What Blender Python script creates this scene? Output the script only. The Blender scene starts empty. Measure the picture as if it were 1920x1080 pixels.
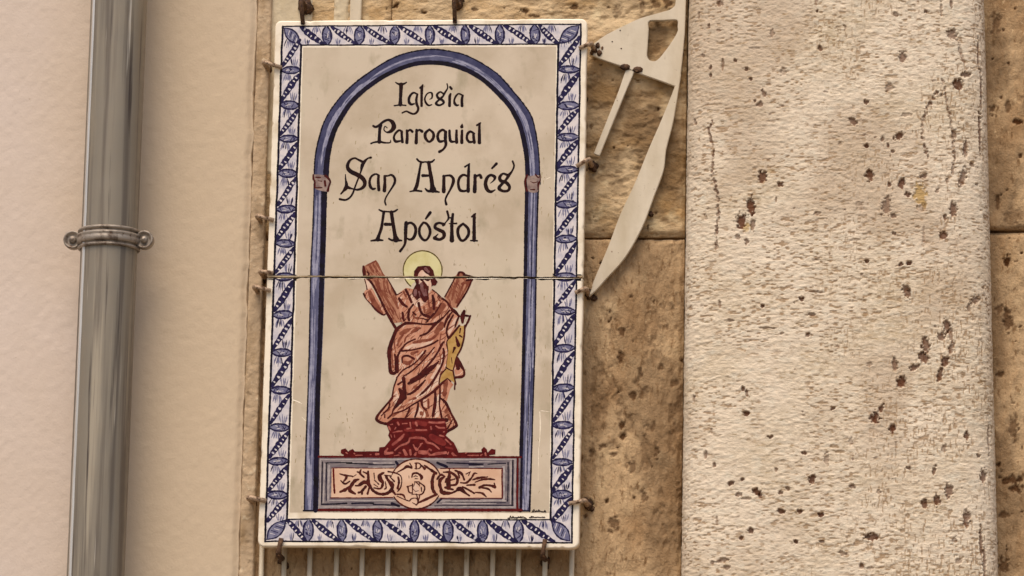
import bpy, bmesh, math, random
import numpy as np
from mathutils import Matrix, Vector

# ------------------------------------------------------------------ camera, world, sun, exposure
SC = bpy.context.scene
F = 7500.0
CAM = np.array([0.9027, -7.2452, 1.8087])
YAW, PITCH, ROLL = 0.1021, 0.2009, 0.0202


def axes():
    cy, sy = math.cos(YAW), math.sin(YAW)
    cp, sp = math.cos(PITCH), math.sin(PITCH)
    f = np.array([-sy * cp, cy * cp, sp])
    r = np.array([cy, sy, 0.0])
    u = np.cross(r, f)
    c, s = math.cos(ROLL), math.sin(ROLL)
    return c * r + s * u, -s * r + c * u, f


AR, AU, AF = axes()
cd = bpy.data.cameras.new('camera')
cam = bpy.data.objects.new('camera', cd)
SC.collection.objects.link(cam)
cam.matrix_world = Matrix((
    (AR[0], AU[0], -AF[0], CAM[0]),
    (AR[1], AU[1], -AF[1], CAM[1]),
    (AR[2], AU[2], -AF[2], CAM[2]),
    (0, 0, 0, 1)))
cd.sensor_width = 36.0
cd.lens = 36.0 * F / 1920.0
cd.clip_start = 0.1
cd.clip_end = 3000.0
SC.camera = cam

SUN_EL, SUN_AZ = math.radians(60), math.radians(-15)    # azimuth measured from the wall normal, negative = left
w = bpy.data.worlds.new('World')
SC.world = w
w.use_nodes = True
nt = w.node_tree
bg = nt.nodes['Background']
sky = nt.nodes.new('ShaderNodeTexSky')
sky.sky_type = 'NISHITA'
sky.sun_disc = False
sky.sun_elevation = SUN_EL
sky.sun_rotation = math.pi - SUN_AZ
sky.dust_density = 3.0
nt.links.new(sky.outputs[0], bg.inputs[0])
bg.inputs[1].default_value = 0.07
sd = bpy.data.lights.new('sun', 'SUN')
sun = bpy.data.objects.new('sun', sd)
SC.collection.objects.link(sun)
sd.energy = 1.5
sd.angle = math.radians(44)
sd.color = (1.0, 0.87, 0.73)
to_sun = Vector((math.sin(SUN_AZ) * math.cos(SUN_EL), -math.cos(SUN_AZ) * math.cos(SUN_EL), math.sin(SUN_EL)))
sun.rotation_euler = to_sun.to_track_quat('Z', 'Y').to_euler()
sun.location = (-3, -6, 9)
SC.view_settings.view_transform = 'Standard'
SC.view_settings.look = 'None'
SC.view_settings.gamma = 1.0
SC.view_settings.use_curve_mapping = False
SC.view_settings.exposure = 0.94

random.seed(7)
rng = np.random.default_rng(11)


# ------------------------------------------------------------------ helpers
def U(u, v, y):
    """points of the 1920 x 1080 layout laid on the plane at depth y"""
    u = np.asarray(u, float)
    v = np.asarray(v, float)
    d = AF + AR * ((u - 960) / F)[..., None] + AU * ((540 - v) / F)[..., None]
    t = (y - CAM[1]) / d[..., 1]
    return CAM + d * t[..., None]


def ux(u, v, y=0.0):
    return float(U(u, v, y)[0])


def uz(u, v, y=0.0):
    return float(U(u, v, y)[2])


def lin(c):
    out = []
    for x in c[:3]:
        x /= 255.0
        out.append(x / 12.92 if x <= 0.04045 else ((x + 0.055) / 1.055) ** 2.4)
    return (*out, 1.0)


def empty(name, loc, label=None, cat=None, group=None):
    o = bpy.data.objects.new(name, None)
    SC.collection.objects.link(o)
    o.location = loc
    o.empty_display_size = 0.05
    if label:
        tag(o, label, cat, group)
    return o


def tag(o, label=None, cat=None, group=None, kind=None):
    if label:
        o['label'] = label
    if cat:
        o['category'] = cat
    if group:
        o['group'] = group
    if kind:
        o['kind'] = kind


def base_of(p):
    v = Vector((0, 0, 0))
    while p is not None:
        v += p.location
        p = p.parent
    return np.array(v)


def mesh(name, verts, faces, mats, parent=None, smooth=True, midx=None, attrs=None, label=None):
    verts = np.asarray(verts, float)
    if parent is not None:
        verts = verts - base_of(parent)
    me = bpy.data.meshes.new(name)
    if isinstance(faces, np.ndarray):
        n, k = faces.shape
        me.vertices.add(len(verts))
        me.vertices.foreach_set('co', verts.astype(np.float32).ravel())
        me.loops.add(n * k)
        me.loops.foreach_set('vertex_index', faces.astype(np.int32).ravel())
        me.polygons.add(n)
        me.polygons.foreach_set('loop_start', np.arange(0, n * k, k, dtype=np.int32))
        me.polygons.foreach_set('loop_total', np.full(n, k, dtype=np.int32))
        me.update(calc_edges=True)
    else:
        me.from_pydata([tuple(v) for v in verts], [], faces)
        me.update()
    for m in (mats if isinstance(mats, (list, tuple)) else [mats]):
        me.materials.append(m)
    np_ = len(me.polygons)
    if midx is not None:
        me.polygons.foreach_set('material_index', np.asarray(midx, np.int32))
    me.polygons.foreach_set('use_smooth', np.full(np_, smooth, dtype=bool))
    if attrs:
        for k, a in attrs.items():
            at = me.attributes.new(k, 'FLOAT', 'POINT')
            at.data.foreach_set('value', np.asarray(a, np.float32).ravel())
    me.validate()
    o = bpy.data.objects.new(name, me)
    SC.collection.objects.link(o)
    if parent is not None:
        o.parent = parent
    if label:
        o['label'] = label
    return o


def grid_faces(nx, nz, off=0):
    i = np.arange(nx - 1)[None, :] + np.arange(nz - 1)[:, None] * nx
    i = i.ravel() + off
    return np.stack([i, i + 1, i + 1 + nx, i + nx], 1)


def vn(x, y, seed=0):
    xi = np.floor(x).astype(np.int64)
    yi = np.floor(y).astype(np.int64)
    fx = x - xi
    fy = y - yi
    fx = fx * fx * fx * (fx * (fx * 6 - 15) + 10)
    fy = fy * fy * fy * (fy * (fy * 6 - 15) + 10)

    def h(a, b):
        n = (a * 374761393 + b * 668265263 + seed * 974634777) & 0xffffffff
        n = ((n ^ (n >> 13)) * 1274126177) & 0xffffffff
        n = n ^ (n >> 16)
        return (n & 0xffff) / 32767.5 - 1.0
    a = h(xi, yi) * (1 - fx) + h(xi + 1, yi) * fx
    b = h(xi, yi + 1) * (1 - fx) + h(xi + 1, yi + 1) * fx
    return a * (1 - fy) + b * fy


def fbm(x, y, seed=0, octs=4, gain=0.5):
    s = 0
    a = 1.0
    for o in range(octs):
        s = s + a * vn(x * 2 ** o + 17.3 * o, y * 2 ** o - 9.1 * o, seed + o)
        a *= gain
    return s


def sst(e0, e1, x):
    t = np.clip((x - e0) / (e1 - e0), 0, 1)
    return t * t * (3 - 2 * t)


# ------------------------------------------------------------------ materials
def N(t, kind, **kw):
    n = t.nodes.new(kind)
    for k, v in kw.items():
        setattr(n, k, v)
    return n


def noise(t, co, scale, detail=5, stretch=(1, 1, 1), rough=0.55):
    mp = N(t, 'ShaderNodeMapping')
    mp.inputs['Scale'].default_value = stretch
    t.links.new(co, mp.inputs[0])
    n = N(t, 'ShaderNodeTexNoise')
    n.inputs['Scale'].default_value = scale
    n.inputs['Detail'].default_value = detail
    n.inputs['Roughness'].default_value = rough
    t.links.new(mp.outputs[0], n.inputs['Vector'])
    return n.outputs[0]


def ramp(t, fac, lo, hi):
    r = N(t, 'ShaderNodeMapRange')
    r.inputs['From Min'].default_value = lo
    r.inputs['From Max'].default_value = hi
    t.links.new(fac, r.inputs['Value'])
    return r.outputs[0]


def mix(t, fac, a, b, blend='MIX'):
    m = N(t, 'ShaderNodeMix', data_type='RGBA', blend_type=blend)
    if isinstance(fac, float):
        m.inputs[0].default_value = fac
    else:
        t.links.new(fac, m.inputs[0])
    for sock, x in ((m.inputs[6], a), (m.inputs[7], b)):
        if isinstance(x, tuple):
            sock.default_value = x
        else:
            t.links.new(x, sock)
    return m.outputs[2]


def mat(name, c1, layers=(), rough=0.7, metal=0.0, spec=0.35, bumps=(), attrs=(), coat=0.0, rvar=0.0):
    """layers: (colour, scale, stretch, lo, hi, detail); attrs: (attribute, colour); bumps: (scale, stretch, dist, detail)"""
    m = bpy.data.materials.new(name)
    m.use_nodes = True
    t = m.node_tree
    b = t.nodes['Principled BSDF']
    tc = N(t, 'ShaderNodeTexCoord')
    co = tc.outputs['Object']
    col = lin(c1)
    for i, (c, sc, st, lo, hi, de) in enumerate(layers):
        f = ramp(t, noise(t, co, sc, de, st), lo, hi)
        col = mix(t, f, col, lin(c))
    for a, c in attrs:
        at = N(t, 'ShaderNodeAttribute', attribute_name=a)
        col = mix(t, at.outputs['Fac'], col, lin(c))
    if isinstance(col, tuple):
        b.inputs['Base Color'].default_value = col
    else:
        t.links.new(col, b.inputs['Base Color'])
    b.inputs['Roughness'].default_value = rough
    if rvar:
        rr = N(t, 'ShaderNodeMapRange')
        rr.inputs['To Min'].default_value = rough - rvar
        rr.inputs['To Max'].default_value = rough + rvar
        rr.inputs['From Min'].default_value = 0.3
        rr.inputs['From Max'].default_value = 0.7
        t.links.new(noise(t, co, 40, 4), rr.inputs['Value'])
        t.links.new(rr.outputs[0], b.inputs['Roughness'])
    b.inputs['Metallic'].default_value = metal
    b.inputs['Specular IOR Level'].default_value = spec
    if coat:
        b.inputs['Coat Weight'].default_value = coat
        b.inputs['Coat Roughness'].default_value = 0.15
    nrm = None
    for sc, st, dist, de in bumps:
        bp = N(t, 'ShaderNodeBump')
        bp.inputs['Distance'].default_value = dist
        bp.inputs['Strength'].default_value = 1.0
        t.links.new(noise(t, co, sc, de, st), bp.inputs['Height'])
        if nrm is not None:
            t.links.new(nrm, bp.inputs['Normal'])
        nrm = bp.outputs[0]
    if nrm is not None:
        t.links.new(nrm, b.inputs['Normal'])
    return m


ONE = (1, 1, 1)
M_PLASTER = mat('plaster', (213, 196, 182), [((208, 190, 173), 3, ONE, .4, .65, 4), ((206, 187, 169), 9, (1, 1, .4), .58, .84, 5),
                                             ((170, 148, 122), 160, ONE, .75, .82, 2)],
                attrs=[('light_fade', (203, 181, 150))],  # tan tone that carries the painted light change across the wall
                rough=.9, spec=.15, bumps=[(220, ONE, .0005, 4), (14, ONE, .0008, 3)])
M_RENDER_EDGE = mat('rough_render', (186, 162, 132), [((158, 132, 100), 30, (1, 1, .4), .5, .7, 6), ((202, 182, 152), 60, ONE, .6, .7, 3)],
                    rough=.95, spec=.1, bumps=[(120, ONE, .002, 5)])
M_STONE = mat('ashlar_stone', (190, 160, 122),
              [((158, 126, 90), 9, (1, 1, .6), .44, .64, 8), ((206, 178, 138), 16, (1, 1, .7), .56, .72, 7),
               ((148, 122, 92), 5, ONE, .54, .7, 6), ((128, 98, 66), 110, (1, 1, .4), .56, .7, 6), ((214, 184, 142), 120, (1, 1, .6), .62, .76, 5)],
              rough=.95, spec=.1, bumps=[(80, (1, 1, .5), .005, 7), (240, ONE, .002, 4)],
              attrs=[('soil_shade', (112, 88, 62)), ('pit', (80, 50, 26))])
M_STONE_PALE = mat('pale_ashlar', (202, 176, 138),
                   [((178, 144, 98), 9, (1, 1, 1.8), .45, .66, 7), ((214, 192, 152), 20, ONE, .55, .7, 5),
                    ((118, 88, 52), 60, (.8, 1, 1.9), .63, .73, 5)],
                   rough=.95, spec=.1, bumps=[(70, (1, 1, 1.6), .004, 7), (260, ONE, .001, 4)],
                   attrs=[('soil_shade', (118, 92, 62)), ('pit', (80, 52, 28))])
M_MORTAR = mat('mortar', (120, 92, 62), [((84, 60, 38), 40, ONE, .4, .6, 5)], rough=.95, spec=.1, bumps=[(150, ONE, .002, 4)])
M_PATCH = mat('lime_mortar', (204, 188, 158), [((178, 158, 124), 14, (1, 1, .4), .5, .7, 5)], rough=.9, spec=.15,
              bumps=[(120, ONE, .0012, 4)])
M_COLUMN = mat('column_limestone', (223, 206, 182),
               [((200, 181, 152), 6, (1, 1, 1.3), .42, .7, 6), ((218, 206, 184), 40, (1, 1, 2.4), .5, .7, 4),
                ((160, 136, 102), 110, (.5, .5, 1.7), .6, .74, 3)],
               rough=.95, spec=.1, bumps=[(240, (.6, .6, 1.5), .0009, 4), (520, ONE, .0006, 3)],
               attrs=[('lite', (232, 214, 188)), ('stain', (186, 152, 88)), ('dirt', (150, 118, 84)), ('pit', (98, 54, 30))])
M_ZINC = mat('zinc', (138, 128, 112), [((108, 98, 86), 64, (1, 1, .02), .46, .6, 6), ((164, 152, 132), 46, (1, 1, .03), .57, .68, 5),
                                       ((74, 64, 56), 70, (1, 1, .03), .60, .68, 5), ((150, 138, 118), 9, (1, 1, .25), .56, .72, 5), ((196, 186, 170), 90, (1, 1, .025), .66, .72, 4)],
             rough=.5, metal=.25, spec=.4, bumps=[(30, (1, 1, .05), .0014, 4), (5, ONE, .004, 2)], rvar=.12)
M_SEAM = mat('bright_zinc', (206, 200, 192), [((170, 164, 156), 20, (1, 1, .06), .5, .7, 4)], rough=.3, metal=.35, spec=.6)
M_CLAMP = mat('clamp_steel', (158, 146, 132), [((100, 86, 74), 60, ONE, .48, .66, 5), ((96, 62, 40), 120, ONE, .62, .74, 4)], rough=.5, metal=.5, spec=.45, bumps=[(180, ONE, .0006, 3)])
M_RUST = mat('rusty_iron', (92, 66, 46), [((48, 30, 20), 120, ONE, .42, .6, 4), ((150, 116, 86), 200, ONE, .58, .7, 3)],
             rough=.75, metal=.3, bumps=[(260, ONE, .0012, 4)])
M_RUST_PALE = mat('weathered_iron', (176, 150, 124), [((96, 70, 50), 150, ONE, .5, .62, 4)], rough=.6, metal=.3,
                  bumps=[(260, ONE, .001, 4)])
M_CREAM = mat('cream_paint', (212, 198, 174), [((194, 178, 150), 14, (1, 1, .3), .45, .65, 6), ((150, 124, 92), 60, (1, 1, .5), .66, .76, 5), ((116, 78, 48), 130, ONE, .7, .77, 3)],
              rough=.5, spec=.4, bumps=[(60, ONE, .0006, 3)])
M_PAVE = mat('paving_stone', (150, 138, 120), [((118, 106, 92), 3, ONE, .4, .6, 5)], rough=.9, bumps=[(40, ONE, .003, 4)])
GLZ = [(5, ONE, .0012, 2), (160, ONE, .00012, 3)]
M_GLAZE = mat('cream_glaze', (244, 230, 206), [((216, 198, 168), 26, ONE, .5, .7, 5), ((150, 112, 76), 140, ONE, .72, .79, 3)],
              rough=.34, spec=.45, bumps=GLZ)
M_GROUND = mat('glaze_ground', (206, 188, 163), [((188, 169, 142), 9, ONE, .42, .62, 5), ((204, 188, 162), 5, ONE, .5, .68, 4),
                                                 ((172, 156, 128), 24, (1, 1, .6), .57, .74, 6), ((138, 118, 88), 80, (1, 1, .6), .66, .77, 5)],
               rough=.38, spec=.45, bumps=GLZ)


def paint(name, c, c2, sc=60, st=ONE, lo=.42, hi=.62):
    return mat(name, c, [(c2, sc, st, lo, hi, 4)], rough=.45, spec=.12, bumps=GLZ)


P_INK = paint('ink_brown', (34, 9, 4), (22, 5, 10), 40)
P_NAVY = paint('navy_glaze', (23, 15, 38), (17, 9, 16), 50)
P_BLUE = paint('slate_blue_glaze', (98, 98, 124), (78, 78, 104), 40, (1, 1, 1))
P_LIGHT = paint('pale_blue_glaze', (156, 154, 172), (130, 128, 150), 70)
P_DEEP = paint('deep_blue_glaze', (58, 58, 88), (72, 72, 100), 70)
P_BGRND = paint('border_ground', (220, 210, 206), (192, 186, 192), 60)
P_BMID = paint('border_mid', (104, 102, 130), (132, 130, 150), 90)
P_BDARK = paint('border_dark', (27, 22, 54), (42, 36, 74), 120)
P_SALMON = paint('salmon_glaze', (202, 146, 118), (180, 118, 90), 60, (1, 1, .6))
P_SKIN = paint('skin_glaze', (222, 190, 166), (208, 166, 142), 60)
P_FOLD = paint('fold_brown', (136, 78, 56), (116, 56, 40), 80)
P_DARK = paint('dark_oxblood', (76, 20, 13), (54, 10, 7), 70)
P_WOOD = paint('cross_wood', (182, 128, 100), (152, 98, 72), 70, (1, 1, .4))
P_RED = paint('oxblood_glaze', (92, 14, 10), (72, 6, 6), 60)
P_REDL = paint('dusty_red', (172, 98, 84), (140, 66, 58), 90)
P_HALO = paint('halo_yellow', (214, 204, 152), (200, 188, 128), 30)
P_OLIVE = paint('olive_line', (92, 74, 22), (74, 54, 14), 60)
P_FISH = paint('fish_ochre', (188, 150, 88), (170, 128, 66), 70)
P_GREY = paint('grey_blue_frame', (136, 124, 122), (104, 94, 100), 50, (.3, 1, 1.6))
P_PINK = paint('peach_panel', (222, 186, 158), (210, 168, 138), 20)
P_FRET = paint('fret_brown', (80, 28, 18), (56, 16, 10), 80)
P_GLINE = paint('frame_light', (176, 164, 158), (150, 138, 136), 80)
P_GRIME = paint('glaze_grime', (176, 158, 126), (158, 138, 104), 60)
P_IMPOST = paint('impost_grey', (158, 136, 124), (126, 104, 98), 90)
P_MAUVE = paint('mauve_beard', (128, 88, 84), (110, 66, 62), 90)

# ------------------------------------------------------------------ ground
g = 60.0
gnd = mesh('ground', [(-400, -800, 0), (400, -800, 0), (400, 3, 0), (-400, 3, 0)], [(0, 1, 2, 3)], M_PAVE, smooth=False)
tag(gnd, 'flat stone paving of the street', None, None, 'structure')


# ------------------------------------------------------------------ walls
def relief(name, x0, x1, z0, z1, yf, res, mats, parent, seed, amp=.003, bev=.005, pits=0, pit_r=(.0015, .004), back=.06,
           stretch=(1, 1), ragged=0.0, spots=(), soil_shade=()):
    """a worked stone face: fine grid with broken arrises, hollows and sides running back into the wall"""
    nx = max(4, int((x1 - x0) / res))
    nz = max(4, int((z1 - z0) / res))
    X, Z = np.meshgrid(np.linspace(x0, x1, nx), np.linspace(z0, z1, nz))
    h = amp * (fbm(X * 9 * stretch[0], Z * 9 * stretch[1], seed, 5, .6)) + amp * .5 * fbm(X * 60 * stretch[0], Z * 60 * stretch[1], seed + 9, 3)
    pit = np.zeros_like(X)
    cl = sst(.3, .8, fbm(X * 42 * stretch[0], Z * 42 * stretch[1], seed + 40, 4, .62)) * sst(-.3, .4, fbm(X * 5, Z * 4, seed + 71, 2))
    h -= amp * .8 * cl
    pit = np.maximum(pit, cl * .26)
    r2 = np.random.default_rng(seed)
    lst = list(spots)
    for _ in range(pits):
        lst.append((r2.uniform(x0, x1), r2.uniform(z0, z1), r2.uniform(*pit_r) * r2.uniform(.6, 1.2), r2.uniform(*pit_r), r2.uniform(.6, 1)))
    for (px, pz, rx, rz, a) in lst:
        i0, i1 = np.searchsorted(X[0], [px - 2 * rx, px + 2 * rx])
        j0, j1 = np.searchsorted(Z[:, 0], [pz - 2 * rz, pz + 2 * rz])
        if i1 <= i0 or j1 <= j0:
            continue
        xs = X[j0:j1, i0:i1]
        zs = Z[j0:j1, i0:i1]
        d = np.hypot((xs - px) / rx, (zs - pz) / rz) + .5 * vn(xs * 170, zs * 170, seed + 3) + .4 * vn(xs * 420, zs * 300, seed + 4)
        k = sst(1.25, .7, d) * a
        h[j0:j1, i0:i1] -= .004 * k
        pit[j0:j1, i0:i1] = np.maximum(pit[j0:j1, i0:i1], k)
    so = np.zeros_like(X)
    for (px, pz, rx, rz, a) in soil_shade:  # soft dark patches: stains, and shade put into the stone colour
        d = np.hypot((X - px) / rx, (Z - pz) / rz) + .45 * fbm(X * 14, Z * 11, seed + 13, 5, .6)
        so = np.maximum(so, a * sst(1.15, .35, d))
    e = np.minimum(np.minimum(X - x0, x1 - X), np.minimum(Z - z0, z1 - Z)) + ragged * fbm(X * 40, Z * 40, seed + 5, 3)
    h -= bev * (1 - sst(0, bev * 1.6, e)) * 1.2
    V = np.stack([X, yf - h, Z], -1).reshape(-1, 3)
    ring = np.concatenate([np.arange(nx), np.arange(1, nz) * nx + nx - 1, (nz - 1) * nx + np.arange(nx - 2, -1, -1),
                           np.arange(nz - 2, 0, -1) * nx])
    n0 = len(V)
    B = V[ring].copy()
    B[:, 1] = back
    V = np.concatenate([V, B])
    k = len(ring)
    a = np.arange(k)
    side = np.stack([ring[a], n0 + a, n0 + (a + 1) % k, ring[(a + 1) % k]], 1)
    fc = np.concatenate([grid_faces(nx, nz), side])
    at = np.concatenate([pit.ravel(), np.zeros(k)])
    return mesh(name, V, fc, mats, parent, True, attrs={'pit': at, 'soil_shade': np.concatenate([so.ravel(), np.zeros(k)])})


def block(name, x0, x1, z0, z1, yf, m, parent, back=.06, bev=.006):
    bm = bmesh.new()
    r = bmesh.ops.create_cube(bm, size=1)
    bmesh.ops.scale(bm, vec=(x1 - x0, back - yf, z1 - z0), verts=bm.verts)
    bmesh.ops.translate(bm, vec=((x0 + x1) / 2, (yf + back) / 2, (z0 + z1) / 2), verts=bm.verts)
    bmesh.ops.bevel(bm, geom=bm.edges[:], offset=bev, segments=2, affect='EDGES')
    V = np.array([v.co for v in bm.verts])
    Fs = [[v.index for v in f.verts] for f in bm.faces]
    bm.verts.index_update()
    bm.free()
    return mesh(name, V, Fs, m, parent, False)


TOPZ = 5.6
XPL = ux(474, 500)                       # where the plaster ends
XST0 = XPL + .004
XGAP = ux(1282.5, 540)                     # the stone stops at the groove beside the column
ZJ = uz(1190, 446)                       # bed joint left of the column
ZJR = uz(1885, 433)

plaster = empty('plaster_wall', (-1.6, 0, 0), 'smooth beige plastered wall behind the grey downpipe', 'wall')
V, nX, nZ = None, 300, 520
xs = np.linspace(-2.9, XPL, nX)
# the plaster face: gentle trowel waves, a ragged arris on the right
zs = np.concatenate([np.linspace(0, 2.6, 60), np.linspace(2.61, 4.0, 400), np.linspace(4.02, TOPZ, 60)])
xs = np.concatenate([np.linspace(-2.9, -.95, 40), np.linspace(-.94, XPL - .04, 200), np.linspace(XPL - .038, XPL, 40)])
X, Z = np.meshgrid(xs, zs)
rag = .0016 * fbm(Z * 22, Z * 0 + 3, 4, 4, .6)
t = sst(XPL - .06, XPL, X)
X2 = X + rag * t + (uz(474, 500) - Z) * 0.0 - .006 * t
h = .0005 * fbm(X * 5, Z * 5, 21, 3) + .0003 * fbm(X * 90, Z * 90, 22, 3)
e = XPL - X
h = h - .006 * (1 - sst(0, .02, e)) ** 2
V = np.stack([X2, -.022 - h, Z], -1).reshape(-1, 3)
nx = len(xs)
nz = len(zs)
B = V.reshape(nz, nx, 3)[:, -1].copy()
B[:, 1] = .05
n0 = len(V)
V = np.concatenate([V, B])
k = np.arange(nz - 1)
side = np.stack([k * nx + nx - 1, n0 + k, n0 + k + 1, (k + 1) * nx + nx - 1], 1)
lfade = .85 * sst(-.74, -.44, X2 + .05 * fbm(X2 * 4, Z * 2, 55, 3))  # light difference across the pipe put into the plaster colour, tanner to the right
lfade = np.concatenate([lfade.ravel(), np.full(nz, .85)])
mesh('plaster_face', V, np.concatenate([grid_faces(nx, nz), side]), M_PLASTER, plaster, attrs={'light_fade': lfade})
relief('rough_edge', XPL - .004, XPL + .022, 2.3, 4.4, -.0185, .002, M_RENDER_EDGE, plaster, 5, amp=.0018, bev=.0015, ragged=.002)

stone = empty('stone_wall', (.3, 0, 0), 'brown ashlar stone wall behind the tiled sign and the column', 'wall')
XB = ux(734, 10)


def spots(lst, r0=1.0):
    out = []
    for (u, v, a, b, s) in lst:
        out.append((ux(u, v), uz(u, v), a * .001 * r0, b * .001 * r0, s))
    return out


sp_mid = spots([(1165, 625, 5, 10, .8), (1163, 668, 5, 12, .8), (1185, 740, 7, 7, .7), (1167, 797, 7, 8, .9), (1168, 818, 6, 5, .9),
                (1130, 836, 6, 3, .7), (1150, 852, 8, 3, .7), (1110, 850, 4, 9, .7), (1150, 985, 9, 12, .7), (1105, 945, 7, 9, 1),
                (1185, 875, 5, 12, .6), (1225, 800, 5, 9, .6), (1240, 690, 4, 8, .6), (1265, 720, 6, 8, .6), (1140, 380, 5, 4, .9),
                (1155, 600, 4, 4, .6), (1250, 610, 4, 9, .6), (1200, 700, 3, 10, .6), (1232, 848, 4, 10, .6), (1208, 930, 5, 10, .6)])
sp_top = spots([(742, 10, 6, 5, 1), (795, 24, 6, 4, 1), (890, 18, 5, 3, .8), (980, 22, 9, 4, .9), (1078, 13, 8, 5, .9), (1000, 30, 12, 3, .7),
                (1157, 22, 9, 11, .5), (1253, 5, 8, 12, .8), (1230, 8, 7, 10, .7), (1204, 8, 6, 12, .6), (648, 11, 6, 4, 1)])
# two courses show in the picture, the rest continue the bond
relief('stone_block', XB + .001, XGAP, ZJ + .0025, ZJ + .66, -.002, .0022, M_STONE_PALE, stone, 31, pits=60, spots=sp_top, soil_shade=spots([(1225, 230, 70, 110, .85), (1265, 330, 45, 150, .8), (1130, 250, 50, 110, .45), (1120, 200, 60, 70, .45), (1215, 75, 45, 60, .8), (1180, 5, 120, 16, .3), (1170, 440, 150, 14, .4)]), stretch=(.8, 1.4), ragged=.002)  # patches around the bracket: staining together with its shade, put into the colour
relief('stone_block', XST0, XB - .001, ZJ + .0025, ZJ + .66, -.0015, .0026, M_STONE_PALE, stone, 32, pits=30, stretch=(.8, 1.2), ragged=.002)
relief('stone_block', XST0, XGAP, ZJ - .72, ZJ - .0025, -.001, .0022, M_STONE, stone, 33, pits=110, spots=sp_mid, soil_shade=spots([(1245, 560, 60, 90, .35), (1240, 800, 60, 160, .55), (1250, 1000, 40, 120, .5), (1190, 660, 40, 90, .3), (1110, 760, 24, 200, .4), (600, 1060, 140, 40, .4), (900, 1060, 240, 40, .5)]), stretch=(1.5, .7), ragged=.002, amp=.0035)  # the low wide patches paint the sign's shadow into the stone below it
XC1 = ux(1862, 540)
relief('stone_block', XC1 - .06, XC1 + .34, ZJR + .003, ZJR + .63, -.003, .0022, M_STONE, stone, 35, pits=70, soil_shade=spots([(1862, 120, 30, 130, .6), (1875, 330, 40, 90, .45), (1905, 420, 30, 30, .5)]), stretch=(1.3, .8), ragged=.0025,  # band along the column, here and below: dirt plus painted corner shade
       spots=spots([(1890, 200, 7, 9, .7), (1907, 230, 7, 6, 1), (1860, 205, 5, 9, .8), (1900, 405, 16, 14, .35), (1867, 45, 8, 20, .6), (1870, 380, 4, 12, .7)]))
relief('stone_block', XC1 - .06, XC1 + .34, ZJR - .74, ZJR - .003, -.001, .0022, M_STONE, stone, 36, pits=120, soil_shade=spots([(1865, 600, 22, 260, .5), (1880, 900, 50, 160, .5)]), stretch=(1.3, .8), ragged=.0025,
       spots=spots([(1888, 490, 5, 12, 1), (1890, 600, 8, 20, .8), (1875, 580, 10, 7, .7), (1876, 700, 9, 5, .8), (1900, 800, 8, 22, .7), (1895, 900, 16, 8, .9), (1905, 915, 12, 9, .9), (1880, 1060, 9, 14, .8), (1885, 965, 14, 5, .7)]))
# stones of the courses above and below the view
for zc, hh in ((ZJ + .665, .6), (ZJ - 1.37, .645), (ZJ - 2.02, .645), (ZJ + 1.27, .7)):
    z1 = min(zc + hh, TOPZ)
    z0 = max(zc, .02)
    if z1 - z0 < .1:
        continue
    x = XST0
    while x < XGAP - .05:
        x1 = min(x + random.uniform(.32, .52), XGAP)
        if XGAP - x1 < .12:
            x1 = XGAP
        block('stone_block', x, x1 - (.004 if x1 < XGAP else 0), z0, z1 - .005, random.uniform(-.003, .002), M_STONE, stone)
        x = x1
for row, (z0, z1) in enumerate(((.02, .55), (.555, 1.2), (1.205, 1.85), (1.855, ZJR - .745), (ZJR - .74, ZJR - .003), (ZJR + .003, ZJR + .63), (ZJR + .635, 4.9), (4.905, TOPZ))):
    x = XC1 + (.345 if row in (4, 5) else -.06)
    while x < 2.9:
        x1 = x + random.uniform(.4, .7)
        block('stone_block', x, x1 - .004, z0, z1 - .004, random.uniform(-.003, .002), M_STONE, stone)
        x = x1
mesh('mortar_bed', [(XPL - .3, .012, 0), (XGAP, .012, 0), (XGAP, .012, TOPZ), (XPL - .3, .012, TOPZ),
                    (XC1 - .08, .012, 0), (3.2, .012, 0), (3.2, .012, TOPZ), (XC1 - .08, .012, TOPZ),
                    (XGAP - .02, .07, 0), (XC1, .07, 0), (XC1, .07, TOPZ), (XGAP - .02, .07, TOPZ)],
     [(0, 1, 2, 3), (4, 5, 6, 7), (8, 9, 10, 11)], M_MORTAR, stone, False)
# a smear of lime mortar beside the plaster, left of the top hook
relief('mortar_patch', ux(494, 20), ux(586, 20), uz(520, 330), uz(520, -90), -.007, .003, M_PATCH, stone, 44, amp=.0012, bev=.004, ragged=.003, back=.02)
relief('mortar_patch', ux(627, 10), ux(656, 10), uz(640, 120), uz(640, -90), -.006, .002, M_PATCH, stone, 45, amp=.002, bev=.003, ragged=.002, back=.02)

# ------------------------------------------------------------------ the engaged column
CB, CP = .10, 4.5
ctop = (ux(1293, 0, -.01), ux(1845, 0, -.01), uz(1560, 0, -CB))
cbot = (ux(1278.5, 1080, -.01), ux(1871, 1080, -.01), uz(1560, 1080, -CB))


def col_lr(z):
    k = (z - cbot[2]) / (ctop[2] - cbot[2])
    k = np.clip(k, -1.2, 1.9)
    return cbot[0] + (ctop[0] - cbot[0]) * k, cbot[1] + (ctop[1] - cbot[1]) * k


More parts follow.
